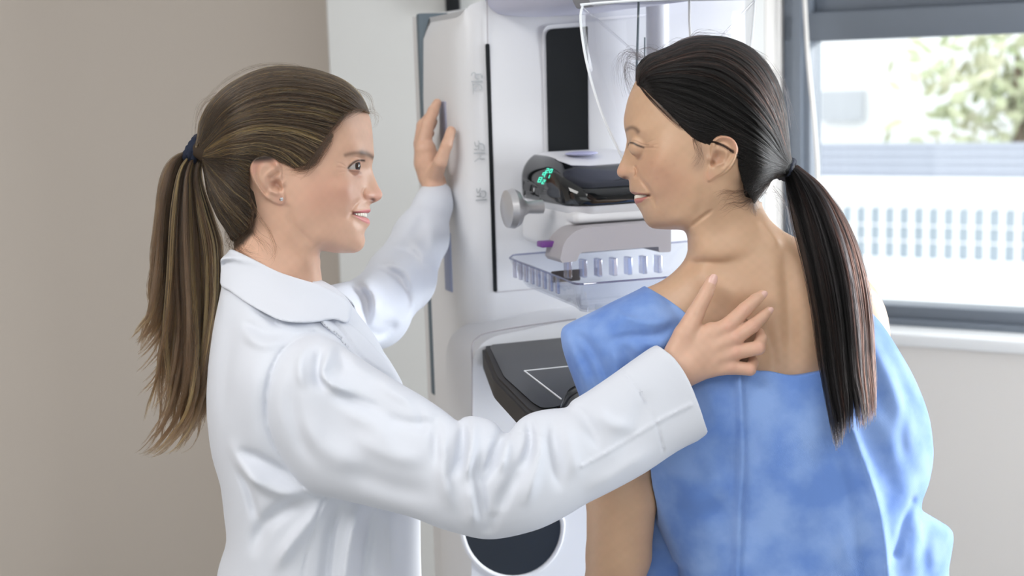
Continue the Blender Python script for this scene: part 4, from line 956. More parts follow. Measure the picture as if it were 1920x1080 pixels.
gp = sculpt(f_pat, (1035, 60, -170), (1720, 1180, 440), 4.5, 0, [lambda c: c[:, 1] < 735, lambda c: (c[:, 0] < 1390) & (c[:, 1] < 440) & (c[:, 1] > 225), lambda c: (c[:, 0] < 1225) & (c[:, 1] < 400) & (c[:, 1] > 240)])
gl = sculpt(f_pat_low, (1150, 1165, -80), (1750, 2620, 700), 10, 0)
PB = body_geo([gp, gl], pat_color, 'body', SK, PAT)
0 and eyeball('eye', p_head, pE, pER, (-1, 0.05, -0.2), (0.012, 0.008, 0.007), PB)
teeth(p_head, 1224, 368.2, -31.2, 39, 4.2, PB, 14, -0.05)
# hair
HM_P = hair_mat('black_hair', 0.36, 1.32)
p_hair_out = [(1192, 166), (1192, 150), (1195, 130), (1202, 112), (1222, 100), (1248, 91), (1270, 80), (1290, 73), (1315, 70), (1340, 70), (1365, 73), (1385, 81), (1405, 92), (1425, 110), (1445, 135), (1460, 165), (1470, 200), (1475, 235), (1478, 268), (1482, 295), (1488, 310), (1484, 326), (1468, 334), (1448, 338), (1434, 352), (1420, 372), (1410, 392), (1380, 400), (1340, 330), (1260, 260)]
p_hair_ctrl = [(1225, 140, 0, 74), (1225, 180, 0, 94), (1270, 220, 0, 110), (1330, 200, 0, 120), (1400, 210, 0, 114), (1440, 260, 0, 78), (1460, 300, 0, 34), (1475, 314, 0, 16), (1430, 310, 0, 78), (1340, 265, 0, 113), (1390, 310, 0, 98), (1400, 350, 0, 78), (1415, 365, 0, 60), (1300, 120, 0, 92), (1400, 130, 0, 82), (1300, 270, 0, 112), (1260, 110, 0, 66)]
p_hair = Inflate(p_hair_out, p_hair_ctrl, 1.0, 3, raw=True, rot=P_ROT, lam=0.02)
p_region = catmull([(1188, 158), (1196, 166), (1206, 184), (1224, 208), (1244, 230), (1262, 249), (1284, 268), (1302, 281), (1318, 288), (1330, 276), (1344, 268), (1362, 272), (1376, 286), (1378, 306), (1376, 325), (1382, 345), (1394, 366), (1412, 386), (1460, 380), (1520, 300), (1500, 150), (1400, 40), (1250, 40), (1170, 90)], 3, True)
V, Q, E = sculpt(lambda P: f_cap(P, p_hair, p_region), (1165, 50, -150), (1510, 420, 150), 2.6, 0)
M_CAPP = mat('black_hair_mass', (0.006, 0.006, 0.006), 0.6, Specular_IOR_Level=0.15)
PHAIR = link_mesh('hair', npmesh('hair', wld(V), E, True, Q), M_CAPP, PAT, label='smooth black hair swept back over the ear')
p_guides = [
 [(1194, 150), (1202, 114), (1248, 92), (1292, 73), (1340, 71), (1385, 82), (1425, 111), (1459, 166), (1473, 235), (1479, 300)],
 [(1196, 158), (1206, 125), (1250, 103), (1300, 86), (1345, 86), (1388, 102), (1425, 135), (1452, 185), (1468, 245), (1478, 304)],
 [(1196, 164), (1212, 138), (1260, 120), (1305, 108), (1350, 115), (1400, 150), (1438, 200), (1462, 255), (1477, 306)],
 [(1198, 168), (1222, 155), (1280, 155), (1335, 170), (1388, 205), (1434, 250), (1464, 290), (1477, 310)],
 [(1202, 176), (1228, 184), (1272, 202), (1320, 225), (1375, 255), (1430, 287), (1474, 312)],
 [(1216, 198), (1246, 216), (1290, 243), (1340, 260), (1390, 282), (1440, 303), (1473, 315)],
 [(1240, 226), (1270, 246), (1310, 268), (1345, 272), (1385, 288), (1435, 308), (1472, 317)],
 [(1268, 254), (1294, 272), (1320, 280), (1350, 281), (1378, 296), (1425, 313), (1470, 319)],
 [(1376, 296), (1395, 308), (1432, 318), (1468, 320)],
 [(1377, 320), (1398, 322), (1430, 323), (1468, 322)],
 [(1384, 346), (1402, 336), (1430, 328), (1468, 323)],
 [(1394, 366), (1410, 350), (1436, 334), (1468, 325)],
 [(1411, 386), (1424, 360), (1442, 338), (1470, 327)]]
def pat_cols(n, k, t):
    c = np.tile(np.array((0.009, 0.0078, 0.0075)), (n, k, 1)) * (0.2 + 2.0 * rng.random((n, 1, 1)) ** 2)
    red = (rng.random(n) < 0.25) & (t < 3.0); c[red] = np.array([0.05, 0.020, 0.014]) * (0.5 + 0.8 * rng.random((red.sum(), 1, 1)))
    return c
A = lay_cap(p_hair, p_guides, 5000, 20, 3.0, 2.0, -1, pat_cols, 0.00024, 'x', HM_P, PHAIR)
B = lay_cap(p_hair, p_guides, 1400, 20, 2.5, 2.0, 1, pat_cols, 0.00026, 'x', HM_P, PHAIR)
hair_obj('hair_strands', np.concatenate([A[0], B[0]]), np.concatenate([A[1], B[1]]), np.concatenate([A[2], B[2]]), HM_P, PHAIR)
blk = (0.02, 0.015, 0.014)
loose([([(1200, 112), (1180, 98), (1164, 112), (1163, 145)], 14, 6, 0), ([(1205, 110), (1180, 105), (1170, 125), (1172, 160), (1180, 185)], 16, 6, 0), ([(1212, 108), (1190, 96), (1176, 108), (1178, 140), (1190, 165)], 20, 7, 0), ([(1196, 130), (1180, 120), (1176, 140), (1188, 170)], 18, 5, 0),
       ([(1240, 98), (1220, 90), (1200, 96), (1195, 110)], 16, 4, 0), ([(1290, 78), (1310, 62), (1350, 66), (1380, 80)], 14, 5, 0), ([(1230, 98), (1262, 78), (1290, 84)], 12, 5, 0), ([(1400, 90), (1440, 118), (1468, 170), (1478, 240)], 16, 5, 0),
       ([(1198, 164), (1216, 191), (1245, 224), (1275, 252)], 40, 2.2, None), ([(1296, 272), (1304, 286), (1307, 300), (1302, 312)], 16, 4, None), ([(1320, 275), (1345, 284), (1368, 298), (1385, 306)], 60, 1.6, None),
       ([(1392, 365), (1375, 370), (1355, 368), (1345, 374)], 22, 6, None), ([(1400, 378), (1385, 388), (1365, 388), (1350, 395)], 18, 6, None), ([(1196, 278), (1188, 275), (1181, 275), (1177, 277)], 12, 1.0, None), ([(1192, 276), (1183, 273), (1178, 274)], 8, 0.8, None), ([(1410, 385), (1412, 400), (1420, 410), (1432, 415)], 14, 5, None),
       ([(1440, 345), (1425, 365), (1412, 380), (1402, 386)], 40, 3, -30), ([(1445, 350), (1465, 380), (1475, 420), (1478, 450)], 10, 8, -10), ([(1430, 365), (1450, 370), (1470, 395), (1480, 440)], 6, 8, -20)], HM_P, PHAIR, blk, head=p_hair, skin=p_head)
p_tail = [
 [(1474, 320, -6), (1470, 345, -22), (1478, 420, -62), (1492, 500, -92), (1508, 590, -100), (1519, 700, -112), (1527, 780, -140), (1535, 836, -150)],
 [(1478, 318, -14), (1484, 350, -40), (1498, 430, -84), (1512, 520, -112), (1526, 610, -118), (1534, 700, -130), (1540, 770, -152), (1540, 818, -158)],
 [(1482, 318, -16), (1494, 350, -46), (1514, 430, -92), (1532, 520, -118), (1544, 610, -126), (1548, 690, -136), (1549, 750, -150), (1545, 800, -158)],
 [(1485, 316, -14), (1506, 350, -44), (1532, 430, -92), (1550, 520, -118), (1560, 600, -124), (1566, 690, -134), (1574, 745, -150), (1578, 792, -158)],
 [(1489, 314, -8), (1518, 346, -30), (1548, 420, -74), (1566, 500, -104), (1578, 600, -114), (1582, 690, -126), (1584, 740, -140), (1584, 788, -150)],
 [(1493, 312, -4), (1528, 346, -20), (1560, 412, -58), (1582, 490, -90), (1594, 570, -102), (1599, 680, -112), (1600, 740, -132), (1598, 782, -142)],
 [(1496, 312, 2), (1536, 350, -4), (1569, 412, -34), (1593, 487, -66), (1606, 570, -84), (1613, 680, -94), (1610, 735, -116), (1604, 775, -128)]]
def ptail_cols(n, k, t):
    c = np.tile(np.array((0.006, 0.005, 0.005)), (n, k, 1)) * (0.6 + 0.8 * rng.random((n, 1, 1)))
    red = rng.random(n) < np.clip((t - 3.0) / 4, 0.03, 0.6); c[red] = np.array([0.036, 0.015, 0.011]) * (0.5 + 0.8 * rng.random((red.sum(), 1, 1)))
    return c
s_, r_, c_ = tail(p_tail, 260, 24, 24, 2.4, 1.2, ptail_cols, 0.0002, short=0.12, w0=0.6)
hair_obj('ponytail', s_, r_, c_, HM_P, PAT, 'long straight black ponytail')
hair_tie('hair_tie', (1474, 317, -3), (1, 0.30, -0.2), 17, 7.0, mat('dark_blue_elastic', (0.014, 0.018, 0.035), 0.85), PAT, 3, 6.5, 'dark blue scrunchie')
# ================================================================== gown
M_GOWN = mat('blue_nonwoven_gown', (0.2, 0.35, 0.72), 0.75, Specular_IOR_Level=0.25, Sheen_Weight=0.15)
noise_color(M_GOWN, srgb(106, 143, 212), srgb(140, 172, 228), 16, 6, 0.38, 0.62)
def gown_bump():
    n, l, b = nodes(M_GOWN)
    tc = n.new('ShaderNodeTexCoord'); mp = n.new('ShaderNodeMapping'); mp.inputs['Rotation'].default_value = (0.2, 0.75, 0.3)
    wv = n.new('ShaderNodeTexWave'); wv.inputs['Scale'].default_value = 330; wv.inputs['Distortion'].default_value = 1.0
    nz = n.new('ShaderNodeTexNoise'); nz.inputs['Scale'].default_value = 120; ad = n.new('ShaderNodeMath'); ad.operation = 'ADD'
    bp = n.new('ShaderNodeBump'); bp.inputs['Strength'].default_value = 0.3; bp.inputs['Distance'].default_value = 0.0003
    l.new(tc.outputs['Object'], mp.inputs[0]); l.new(mp.outputs[0], wv.inputs[0]); l.new(tc.outputs['Object'], nz.inputs[0])
    l.new(wv.outputs[1], ad.inputs[0]); l.new(nz.outputs[0], ad.inputs[1]); l.new(ad.outputs[0], bp.inputs['Height']); l.new(bp.outputs[0], b.inputs['Normal'])
gown_bump()
g_out = [(1222, 530), (1260, 512), (1330, 508), (1420, 520), (1520, 515), (1590, 515), (1616, 540), (1642, 590), (1680, 652), (1714, 712), (1736, 770), (1745, 820), (1747, 862), (1738, 905), (1722, 948), (1750, 970), (1786, 996), (1781, 1040), (1776, 1090), (1790, 1300), (1800, 1750), (1200, 1750), (1260, 1300), (1272, 1080), (1262, 1050), (1240, 1000), (1215, 945), (1195, 895), (1188, 840), (1180, 760), (1165, 700), (1160, 620), (1185, 560)]
g_ctrl = [(1240, 570, 20, 66), (1330, 560, 16, 96), (1420, 580, 18, 104), (1520, 570, 16, 104), (1600, 580, 18, 66), (1400, 660, 26, 118), (1260, 680, 28, 98), (1540, 680, 26, 122), (1640, 680, 28, 90), (1400, 800, 40, 140), (1300, 850, 45, 130), (1540, 820, 45, 150), (1660, 830, 45, 110), (1320, 980, 65, 130), (1440, 980, 65, 160), (1580, 980, 65, 165), (1700, 1000, 70, 90), (1700, 880, 55, 80), (1440, 1300, 110, 185), (1600, 1300, 110, 170), (1500, 1650, 170, 200)]
def gfold(P, sig, amp, w=-110, tp=True): return (UW(P, w), sig * 1.25, amp * 0.95, tp)
gw = -110
g_det = [gfold([(1388, 705), (1392, 780), (1394, 850), (1390, 950), (1388, 1100)], 5, 13, gw, False), gfold([(1372, 720), (1374, 800), (1372, 900), (1366, 1080)], 11, -9, gw), gfold([(1408, 720), (1412, 820), (1412, 950), (1406, 1080)], 10, -8, gw),
         gfold([(1590, 790), (1622, 870), (1652, 960), (1672, 1080), (1680, 1200)], 7, 15, gw, False), gfold([(1570, 800), (1600, 900), (1620, 1000), (1640, 1120)], 14, -9, gw), gfold([(1625, 800), (1655, 880), (1690, 960)], 18, -8, gw),
         gfold([(1480, 705), (1500, 760), (1512, 800), (1550, 860)], 11, 6, gw), gfold([(1500, 720), (1495, 800), (1500, 900), (1520, 1050)], 18, 6, gw), gfold([(1450, 740), (1440, 830), (1445, 950), (1460, 1080)], 16, -6, gw), gfold([(1545, 800), (1540, 900), (1560, 1060)], 16, -6, gw),
         gfold([(1225, 900), (1290, 870), (1330, 850), (1378, 845)], 14, -7, gw), gfold([(1270, 950), (1320, 935), (1380, 900)], 12, 6, gw), gfold([(1290, 990), (1330, 970), (1378, 960)], 10, -6, gw), gfold([(1330, 720), (1345, 780), (1340, 840)], 16, 6, gw), gfold([(1210, 905), (1250, 990), (1290, 1080)], 8, 6, gw),
         gfold([(1620, 590), (1660, 690), (1690, 790), (1700, 880)], 14, 8, -60), gfold([(1615, 640), (1640, 720), (1660, 790)], 12, -7, -60), gfold([(1640, 620), (1680, 700), (1715, 790)], 9, -6, -50), gfold([(1722, 948), (1700, 980), (1680, 1040)], 6, -12, -60, False), gfold([(1735, 900), (1700, 925), (1665, 950)], 10, 6, -60), gfold([(1740, 965), (1725, 1010), (1720, 1080)], 9, 9, -60), gfold([(1765, 990), (1750, 1040), (1750, 1090)], 8, -7, -60),
         gfold([(1620, 700), (1600, 760), (1590, 800)], 9, 6, gw), gfold([(1700, 760), (1690, 820), (1700, 870)], 8, -7, -60), gfold([(1500, 900), (1560, 880), (1620, 900)], 20, 4, gw),
         lambda X, Y: 1.6 * np.sin(X * .055 + np.sin(Y * .018) * 2) * np.sin(Y * .013 + 1) + 1.0 * np.sin(X * .11 - Y * .05)]
gown_b = Inflate(g_out, g_ctrl, 3.0, 3, lam=0.02, details=g_det, sides='near')
neck_cut = catmull([U(*p, -80)[:2] for p in [(1180, 480), (1215, 532), (1224, 541), (1258, 563), (1290, 590), (1330, 640), (1375, 676), (1412, 693), (1445, 696), (1482, 703), (1522, 698), (1550, 690), (1572, 664), (1594, 620), (1606, 575), (1612, 540), (1616, 500), (1640, 470), (1500, 400), (1250, 400)]], 4, True)
# the cap sleeve draped off the left shoulder
s_out = [(1222, 536), (1200, 543), (1160, 560), (1120, 580), (1085, 597), (1060, 610), (1052, 622), (1053, 645), (1060, 672), (1072, 705), (1085, 740), (1096, 770), (1125, 770), (1180, 740), (1240, 720), (1290, 690), (1310, 640), (1300, 600), (1262, 565)]
s_ctrl = [(1200, 580, 10, 92), (1240, 600, 10, 96), (1150, 610, 12, 96), (1100, 630, 15, 74), (1075, 660, 20, 50), (1120, 700, 25, 84), (1180, 680, 20, 96), (1250, 660, 16, 92), (1100, 750, 26, 40)]
s_det = [gfold([(1066, 625), (1100, 640), (1130, 690), (1150, 740)], 5, -9, -80), gfold([(1060, 620), (1075, 660), (1100, 720), (1110, 765)], 5, 8, -80), gfold([(1130, 645), (1180, 632), (1240, 628), (1280, 596)], 5, -8, gw), gfold([(1120, 615), (1170, 600), (1230, 605), (1285, 592)], 6, 7, gw), gfold([(1165, 640), (1185, 680), (1180, 720)], 6, -8, gw), gfold([(1145, 650), (1160, 690), (1158, 740)], 6, 7, gw),
         gfold([(1150, 575), (1165, 590), (1195, 600)], 3, 5, -80), gfold([(1180, 700), (1215, 690), (1250, 665)], 6, -7, gw), gfold([(1180, 660), (1220, 650), (1260, 650)], 7, 6, gw), gfold([(1090, 600), (1120, 605), (1150, 600)], 6, -5, -80), gfold([(1200, 640), (1230, 670), (1240, 700)], 6, -6, gw), gfold([(1085, 650), (1110, 700), (1125, 760)], 4, -6, -80)]
g_in = Inflate([(1205, 860), (1300, 850), (1400, 860), (1420, 1300), (1400, 1700), (1220, 1700), (1190, 1200), (1205, 1000)], [(1250, 950, 110, 34), (1330, 1000, 110, 50), (1260, 1200, 130, 40), (1330, 1500, 160, 50)], 4.0, 3)
gown_s = Inflate(s_out, s_ctrl, 2.0, 3, lam=0.02, details=s_det, sides='near')
def f_gown(P):
    d = gown_b(P)
    e = gown_s(P)
    e = smax(e, -(chain(P, [(1168, 700, 28, 66), (1160, 1000, 40, 74)], 5)), 3) if True else e
    d = smin(d, e, 10)
    a = poly_sd(P[:, 0], P[:, 1], neck_cut)
    d = smax(d, a, 1.5)
    gi = g_in(P)
    # opening below the left sleeve for the arm
    m = (P[:, 0] < 1400) & (P[:, 1] > 690)
    if m.any(): d[m] = smax(d[m], -(chain(P[m], [(*arm_l[1][:3], 64), (*arm_l[2][:3], 72), (*arm_l[3][:3], 66), (*arm_l[4][:3], 60), (1170, 1130, 230, 60)], 5)), 3)
    return smin(d, gi, 6)
gg = sculpt(f_gown, (1035, 500, -200), (1830, 1750, 420), 6.5, 1)
link_mesh('gown', npmesh('gown', wld(gg[0]), gg[2], True, gg[1]), M_GOWN, PAT, label='blue disposable gown open at the back')
# ================================================================== room
def ray(px, py):
    d = fwd + (px - 960) / FPX * right - (py - 540) / FPX * up; return d
def hit(px, py, p0, n):
    d = ray(px, py); t = ((np.asarray(p0, float) - CAM) @ n) / (d @ np.asarray(n, float)); return CAM + d * t
def box(bm, lo, hi, M=None, bevel=0.0, seg=2):
    r = bmesh.ops.create_cube(bm, size=1.0); lo = Vector(lo); hi = Vector(hi); c = (lo + hi) / 2; s = hi - lo
    for v in r['verts']:
        v.co = Vector((c.x + v.co.x * s.x, c.y + v.co.y * s.y, c.z + v.co.z * s.z))
    if bevel:
        es = list({e for v in r['verts'] for e in v.link_edges}); rb = bmesh.ops.bevel(bm, geom=es, offset=bevel, segments=seg, affect='EDGES', profile=0.5); vs = {v for f in rb['faces'] for v in f.verts} | {v for v in r['verts'] if v.is_valid}
    else: vs = set(r['verts'])
    if M is not None:
        for v in vs: v.co = M @ v.co
    return vs
def bmobj(name, bm, mat, parent=None, smooth=False, **kw):
    bmesh.ops.recalc_face_normals(bm, faces=bm.faces)
    me = bpy.data.meshes.new(name); bm.to_mesh(me); bm.free()
    if smooth: me.polygons.foreach_set('use_smooth', np.ones(len(me.polygons), bool)); me.set_sharp_from_angle(angle=math.radians(35))
    return link_mesh(name, me, mat, parent, world=False, **kw)
def boxobj(name, lo, hi, mat, parent=None, M=None, bevel=0.0, **kw):
    bm = bmesh.new(); box(bm, lo, hi, M, bevel); return bmobj(name, bm, mat, parent, smooth=bevel > 0, **kw)
M_WB = mat('beige_wall_paint', srgb(212, 203, 194), 0.9); noise_bump(M_WB, 60, 0.05, 0.002)
M_WL = mat('pale_grey_wall_paint', srgb(216, 217, 216), 0.9); noise_bump(M_WL, 60, 0.05, 0.002)
M_WW = mat('window_wall_paint', srgb(222, 218, 214), 0.9)
M_CEIL = mat('white_ceiling_paint', (0.8, 0.8, 0.8), 0.9)
M_FLOOR = mat('grey_vinyl_floor', (0.42, 0.42, 0.41), 0.4); noise_color(M_FLOOR, (0.38, 0.38, 0.37), (0.46, 0.46, 0.45), 30, 5)
ZC = 2.9
YB = 3.75; YP = 3.25
xc = float(hit(613, 250, (0, YP, 0), (0, 1, 0))[0]) + 0.012
boxobj('floor', (-3.2, -2.2, -0.1), (4.6, 4.2, 0.0), M_FLOOR, kind='structure')
boxobj('ceiling', (-3.2, -2.2, ZC), (4.6, 4.2, ZC + 0.1), M_CEIL, kind='structure')
boxobj('wall_back', (-3.2, YB, 0), (xc + 0.3, YB + 0.1, ZC), M_WB, kind='structure')
boxobj('wall_left', (-3.3, -2.2, 0), (-3.2, YB + 0.1, ZC), M_WB, kind='structure')
boxobj('wall_rear', (-3.2, -2.3, 0), (4.6, -2.2, ZC), M_WL, kind='structure')
WA = math.radians(31); wd = np.array([math.cos(WA), -math.sin(WA), 0]); wn = np.array([math.sin(WA), math.cos(WA), 0])   # along the window wall, outward
c0 = hit(1437, 250, (0, YP, 0), (0, 1, 0)); c0 = np.array([c0[0], c0[1], 0])
boxobj('wall_partition', (xc, YP, 0), (float(c0[0]), YB + 0.3, ZC), M_WL, bevel=0.006, kind='structure')
W0 = c0; REC = 0.16
Mw = Matrix(((wd[0], wn[0], 0, W0[0]), (wd[1], wn[1], 0, W0[1]), (0, 0, 1, 0), (0, 0, 0, 1)))
def wl(px, py, e):
    P = hit(px, py, W0 + wn * e, wn) - W0; return float(P @ wd), float(P[2])
tg0, zt = wl(1533, 78, REC); _, zb2 = wl(1800, 572, REC); zb = zb2
zs = wl(1800, 655, 0)[1]
TL = 3.6
tf0 = 0.0
tg_end = TL - 0.3
print('window', tg0, zt, zb, zs, tf0)
zs0 = zs
boxobj('wall_window', (0, 0, 0), (TL, REC + 0.1, zs), M_WW, M=Mw, kind='structure')
boxobj('wall_window_upper', (0, 0, 2.35), (TL, REC + 0.1, ZC), M_WW, M=Mw, kind='structure')
boxobj('wall_window_pier', (-0.12, 0.0, zs), (0.0, REC + 0.1, 2.35), M_WW, M=Mw, kind='structure')
boxobj('wall_window_end', (TL - 0.3, 0.0, zs), (TL, REC + 0.1, 2.35), M_WW, M=Mw, kind='structure')
e1 = W0 + wd * TL
boxobj('wall_right', (float(e1[0]), -2.2, 0), (float(e1[0]) + 0.1, float(e1[1]) + 0.2, ZC), M_WW, kind='structure')
M_FR = mat('blue_grey_aluminium', srgb(116, 124, 135), 0.45, 0.2)
M_FR2 = mat('dark_gasket', (0.03, 0.035, 0.04), 0.6)
fb = zb - 0.05
bm = bmesh.new()
box(bm, (tf0, REC - 0.05, fb), (tg0, REC + 0.03, 2.35), Mw, 0.004)
box(bm, (tf0 + 0.025, REC - 0.065, fb), (tf0 + 0.05, REC - 0.045, 2.35), Mw, 0.003)
box(bm, (tf0, REC - 0.05, zt), (TL - 0.3, REC + 0.03, zt + 0.065), Mw, 0.004)
box(bm, (tg0, REC - 0.02, zt + 0.065), (TL - 0.3, REC + 0.03, zt + 0.10), Mw, 0.004)
box(bm, (tf0, REC - 0.05, fb), (TL - 0.3, REC + 0.03, zb), Mw, 0.004)
box(bm, (tf0, REC - 0.075, fb - 0.004), (TL - 0.3, REC - 0.05, fb + 0.022), Mw, 0.003)
box(bm, (tg0 + 1.35, REC - 0.05, fb), (tg0 + 1.40, REC + 0.03, 2.35), Mw, 0.004)
box(bm, (tf0, REC - 0.05, 2.29), (TL - 0.3, REC + 0.03, 2.35), Mw, 0.004)
win = empty('window_1', (float(W0[0]), float(W0[1]), 0), 'wide window in a blue-grey aluminium frame', 'window'); del win['category']; win['kind'] = 'structure'
def pwin(name, bm, m, **kw):
    o = bmobj(name, bm, m, None, smooth=True, **kw); o.parent = win; o.matrix_parent_inverse = Matrix.Translation(win.location).inverted(); return o
pwin('window_frame', bm, M_FR)
bm = bmesh.new(); box(bm, (tg0, REC - 0.004, zb), (TL - 0.3, REC + 0.004, zt), Mw); pwin('window_pane', bm, glassy('window_glass', (0.97, 0.98, 0.98), 0.985, 0.02))
bm = bmesh.new(); box(bm, (tg0 + 0.03, REC, zt + 0.10), (TL - 0.3, REC + 0.01, 2.29), Mw); pwin('blind', bm, mat('grey_roller_blind', srgb(135, 143, 151), 0.8))
bm = bmesh.new(); box(bm, (tf0 - 0.02, -0.012, zs - 0.0), (TL - 0.3, REC + 0.03, zs + 0.028), Mw, 0.006); pwin('window_sill', bm, mat('white_sill', (0.86, 0.87, 0.88), 0.35))
# blind cord hanging in front of the frame
def tube(bm, P, r, n=8, cap=True):
    P = [Vector(p) for p in P]; rings = []
    for i, p in enumerate(P):
        t = (P[min(i + 1, len(P) - 1)] - P[max(i - 1, 0)]).normalized(); a = t.orthogonal().normalized() if i == 0 else (pa - t * pa.dot(t)).normalized(); pa = a; b = t.cross(a)
        rr = r[i] if hasattr(r, '__len__') else r
        rings.append([bm.verts.new(p + (a * math.cos(6.2832 * k / n) + b * math.sin(6.2832 * k / n)) * rr) for k in range(n)])
    for i in range(len(rings) - 1):
        for k in range(n): bm.faces.new((rings[i][k], rings[i][(k + 1) % n], rings[i + 1][(k + 1) % n], rings[i + 1][k]))
    if cap: bm.faces.new(rings[0][::-1]); bm.faces.new(rings[-1])
bm = bmesh.new(); cp_ = []
for (x, y) in [(1504, -120), (1508, -20), (1511, 40), (1516, 120), (1524, 200), (1530, 270), (1533, 330), (1530, 380), (1524, 420)]:
    cp_.append(hit(x, y, W0 + wn * (REC - 0.1), wn))
tube(bm, resample(catmull(cp_, 6), 40), 0.0045)
o = bmobj('blind_cord', bm, mat('white_cord', (0.8, 0.78, 0.75), 0.6), None, True, label='thin white blind cord hanging before the window frame', cat='cord')
# ------------------------------------------------------------------ outside
M_FAC = mat('white_facade', (0.88, 0.89, 0.9), 0.9); M_PANE = mat('blue_grey_facade_glass', (0.34, 0.40, 0.45), 0.4); M_RAIL = mat('grey_mesh_rail', (0.42, 0.45, 0.52), 0.6)  # window-band panes are one even blue-grey
YE = 11.0
def ex(px, py, y=YE): return hit(px, py, W0 + wn * (y - 3), wn)
Me = Matrix(((wd[0], wn[0], 0, W0[0]), (wd[1], wn[1], 0, W0[1]), (0, 0, 1, 0), (0, 0, 0, 1)))
ED = 8.0
def el(px, py):
    P = hit(px, py, W0 + wn * ED, wn) - W0; return float(P @ wd), float(P[2])
bld = empty('building', tuple(W0 + wn * ED + wd * 3), 'bright white building with a mesh railing and a gridded window band outside', 'building')
def pb(name, bm, m, parent=None):
    o = bmobj(name, bm, m, None, False); p = parent or bld; o.parent = p; o.matrix_parent_inverse = Matrix.Translation(p.location).inverted(); return o
x0, zg0 = el(1400, 480); x1, _ = el(2600, 480); x2, _ = el(2100, 480)
zA = el(1700, 390)[1]; zB = el(1700, 482)[1]; zr0 = el(1700, 272)[1]; zr1 = el(1700, 333)[1]
bm = bmesh.new(); box(bm, (x0 - 4, ED, -2), (x1 + 6, ED + 0.3, zB), Me); box(bm, (x0 - 4, ED, zA), (x1 + 6, ED + 0.3, zr1), Me); box(bm, (x0 - 4, ED + .25, zB - 0.1), (x1 + 6, ED + 0.35, zA + .1), Me); box(bm, (x0 - 4, ED - 0.12, zB - .06), (x1 + 6, ED, zB), Me); pb('wall', bm, M_FAC)
bld2 = empty('building', tuple(W0 + wn * (ED + 2.5) + wd * 3), 'blank white building behind, with one small grey window', 'building')
bm = bmesh.new(); box(bm, (x0 - 8, ED + 2.5, -2), (x2 + 2, ED + 2.8, 6), Me); pb('upper_wall', bm, M_FAC, bld2)
pitch = (el(1760, 430)[0] - el(1732, 430)[0]) * 0.99; pm = bmesh.new(); box(pm, (0, ED - 0.06, zB), (pitch * 0.32, ED + 0.2, zA), Me); bmesh.ops.recalc_face_normals(pm, faces=pm.faces)
pme = bpy.data.meshes.new('post'); pm.to_mesh(pme); pm.free(); pme.materials.append(M_FAC)
nm = bmesh.new(); box(nm, (pitch * 0.32, ED - 0.035, zB), (pitch, ED - 0.03, zA), Me); nme = bpy.data.meshes.new('pane'); nm.to_mesh(nme); nm.free(); nme.materials.append(M_PANE)
hb = bmesh.new()
for k in range(46):
    for nmn, me_ in (('post', pme), ('window_pane', nme)):
        o = bpy.data.objects.new(nmn, me_); C.objects.link(o); o.parent = bld
        o.matrix_parent_inverse = Matrix.Translation(bld.location).inverted(); o.location = Vector(wd * (x0 + k * pitch)) 
for q in (0.34, 0.66): box(hb, (x0 - 1, ED - 0.05, zB + (zA - zB) * q - 0.006), (x1 + 2, ED + 0.06, zB + (zA - zB) * q + 0.006), Me)
pb('glazing_bar', hb, M_FAC)
bm = bmesh.new(); n_ = 110
for k in range(n_): xx = x0 + (x1 - x0) * k / n_; box(bm, (xx, ED + 0.05, zr1), (xx + 0.05, ED + 0.07, zr0), Me)
for k in range(5): zz = zr1 + (zr0 - zr1) * k / 4; box(bm, (x0, ED + 0.04, zz - .015), (x1, ED + 0.07, zz + .015), Me)
o = pb('mesh_railing', bm, M_RAIL); o['kind'] = 'stuff'
ED += 2.5; a = el(1545, 170); b = el(1622, 225); ED -= 2.5
bm = bmesh.new(); box(bm, (a[0], ED + 2.4, b[1]), (b[0], ED + 2.5, a[1]), Me); pb('upper_window', bm, mat('far_window', (0.50, 0.52, 0.55), 0.4), bld2)
M_LEAF = mat('sunlit_leaves', (0.35, 0.42, 0.16), 0.7); noise_color(M_LEAF, (0.60, 0.58, 0.42), (0.46, 0.54, 0.32), 3, 3)
tp = hit(1905, 165, W0 + wn * 9.2, wn)
tr = empty('tree', (float(tp[0]), float(tp[1]), 0), 'pale green sunlit tree outside at the upper right of the window', 'tree')
bm = bmesh.new(); n_ = 700
for k in range(n_):
    c = Vector(tp) + Vector((random.gauss(0.1, 0.45), random.gauss(0.0, 0.25), random.gauss(0.0, 0.4))); s = 0.09
    a = Vector((random.gauss(0, 1), random.gauss(0, 1), random.gauss(0, 1))).normalized() * s; b = a.orthogonal().normalized() * s * 0.6
    vs = [bm.verts.new(c + q) for q in (a, b, -a, -b)]; bm.faces.new(vs)
me = bpy.data.meshes.new('foliage'); bm.to_mesh(me); bm.free(); link_mesh('foliage', me, M_LEAF, tr, True, kind='stuff')
bm = bmesh.new(); tube(bm, [(float(tp[0]), float(tp[1]), 0), (float(tp[0]) + .05, float(tp[1]), 1.0), (float(tp[0]), float(tp[1]), 1.7)], [0.12, 0.07, 0.02]); me = bpy.data.meshes.new('trunk'); bm.to_mesh(me); bm.free(); link_mesh('trunk', me, mat('bark', (0.2, 0.15, 0.1), 0.9), tr, True)
boxobj('ground_outside', (-12, 3.9, -2.2), (30, 30, -2.0), mat('pale_paving', (0.7, 0.7, 0.68), 0.9), kind='structure')
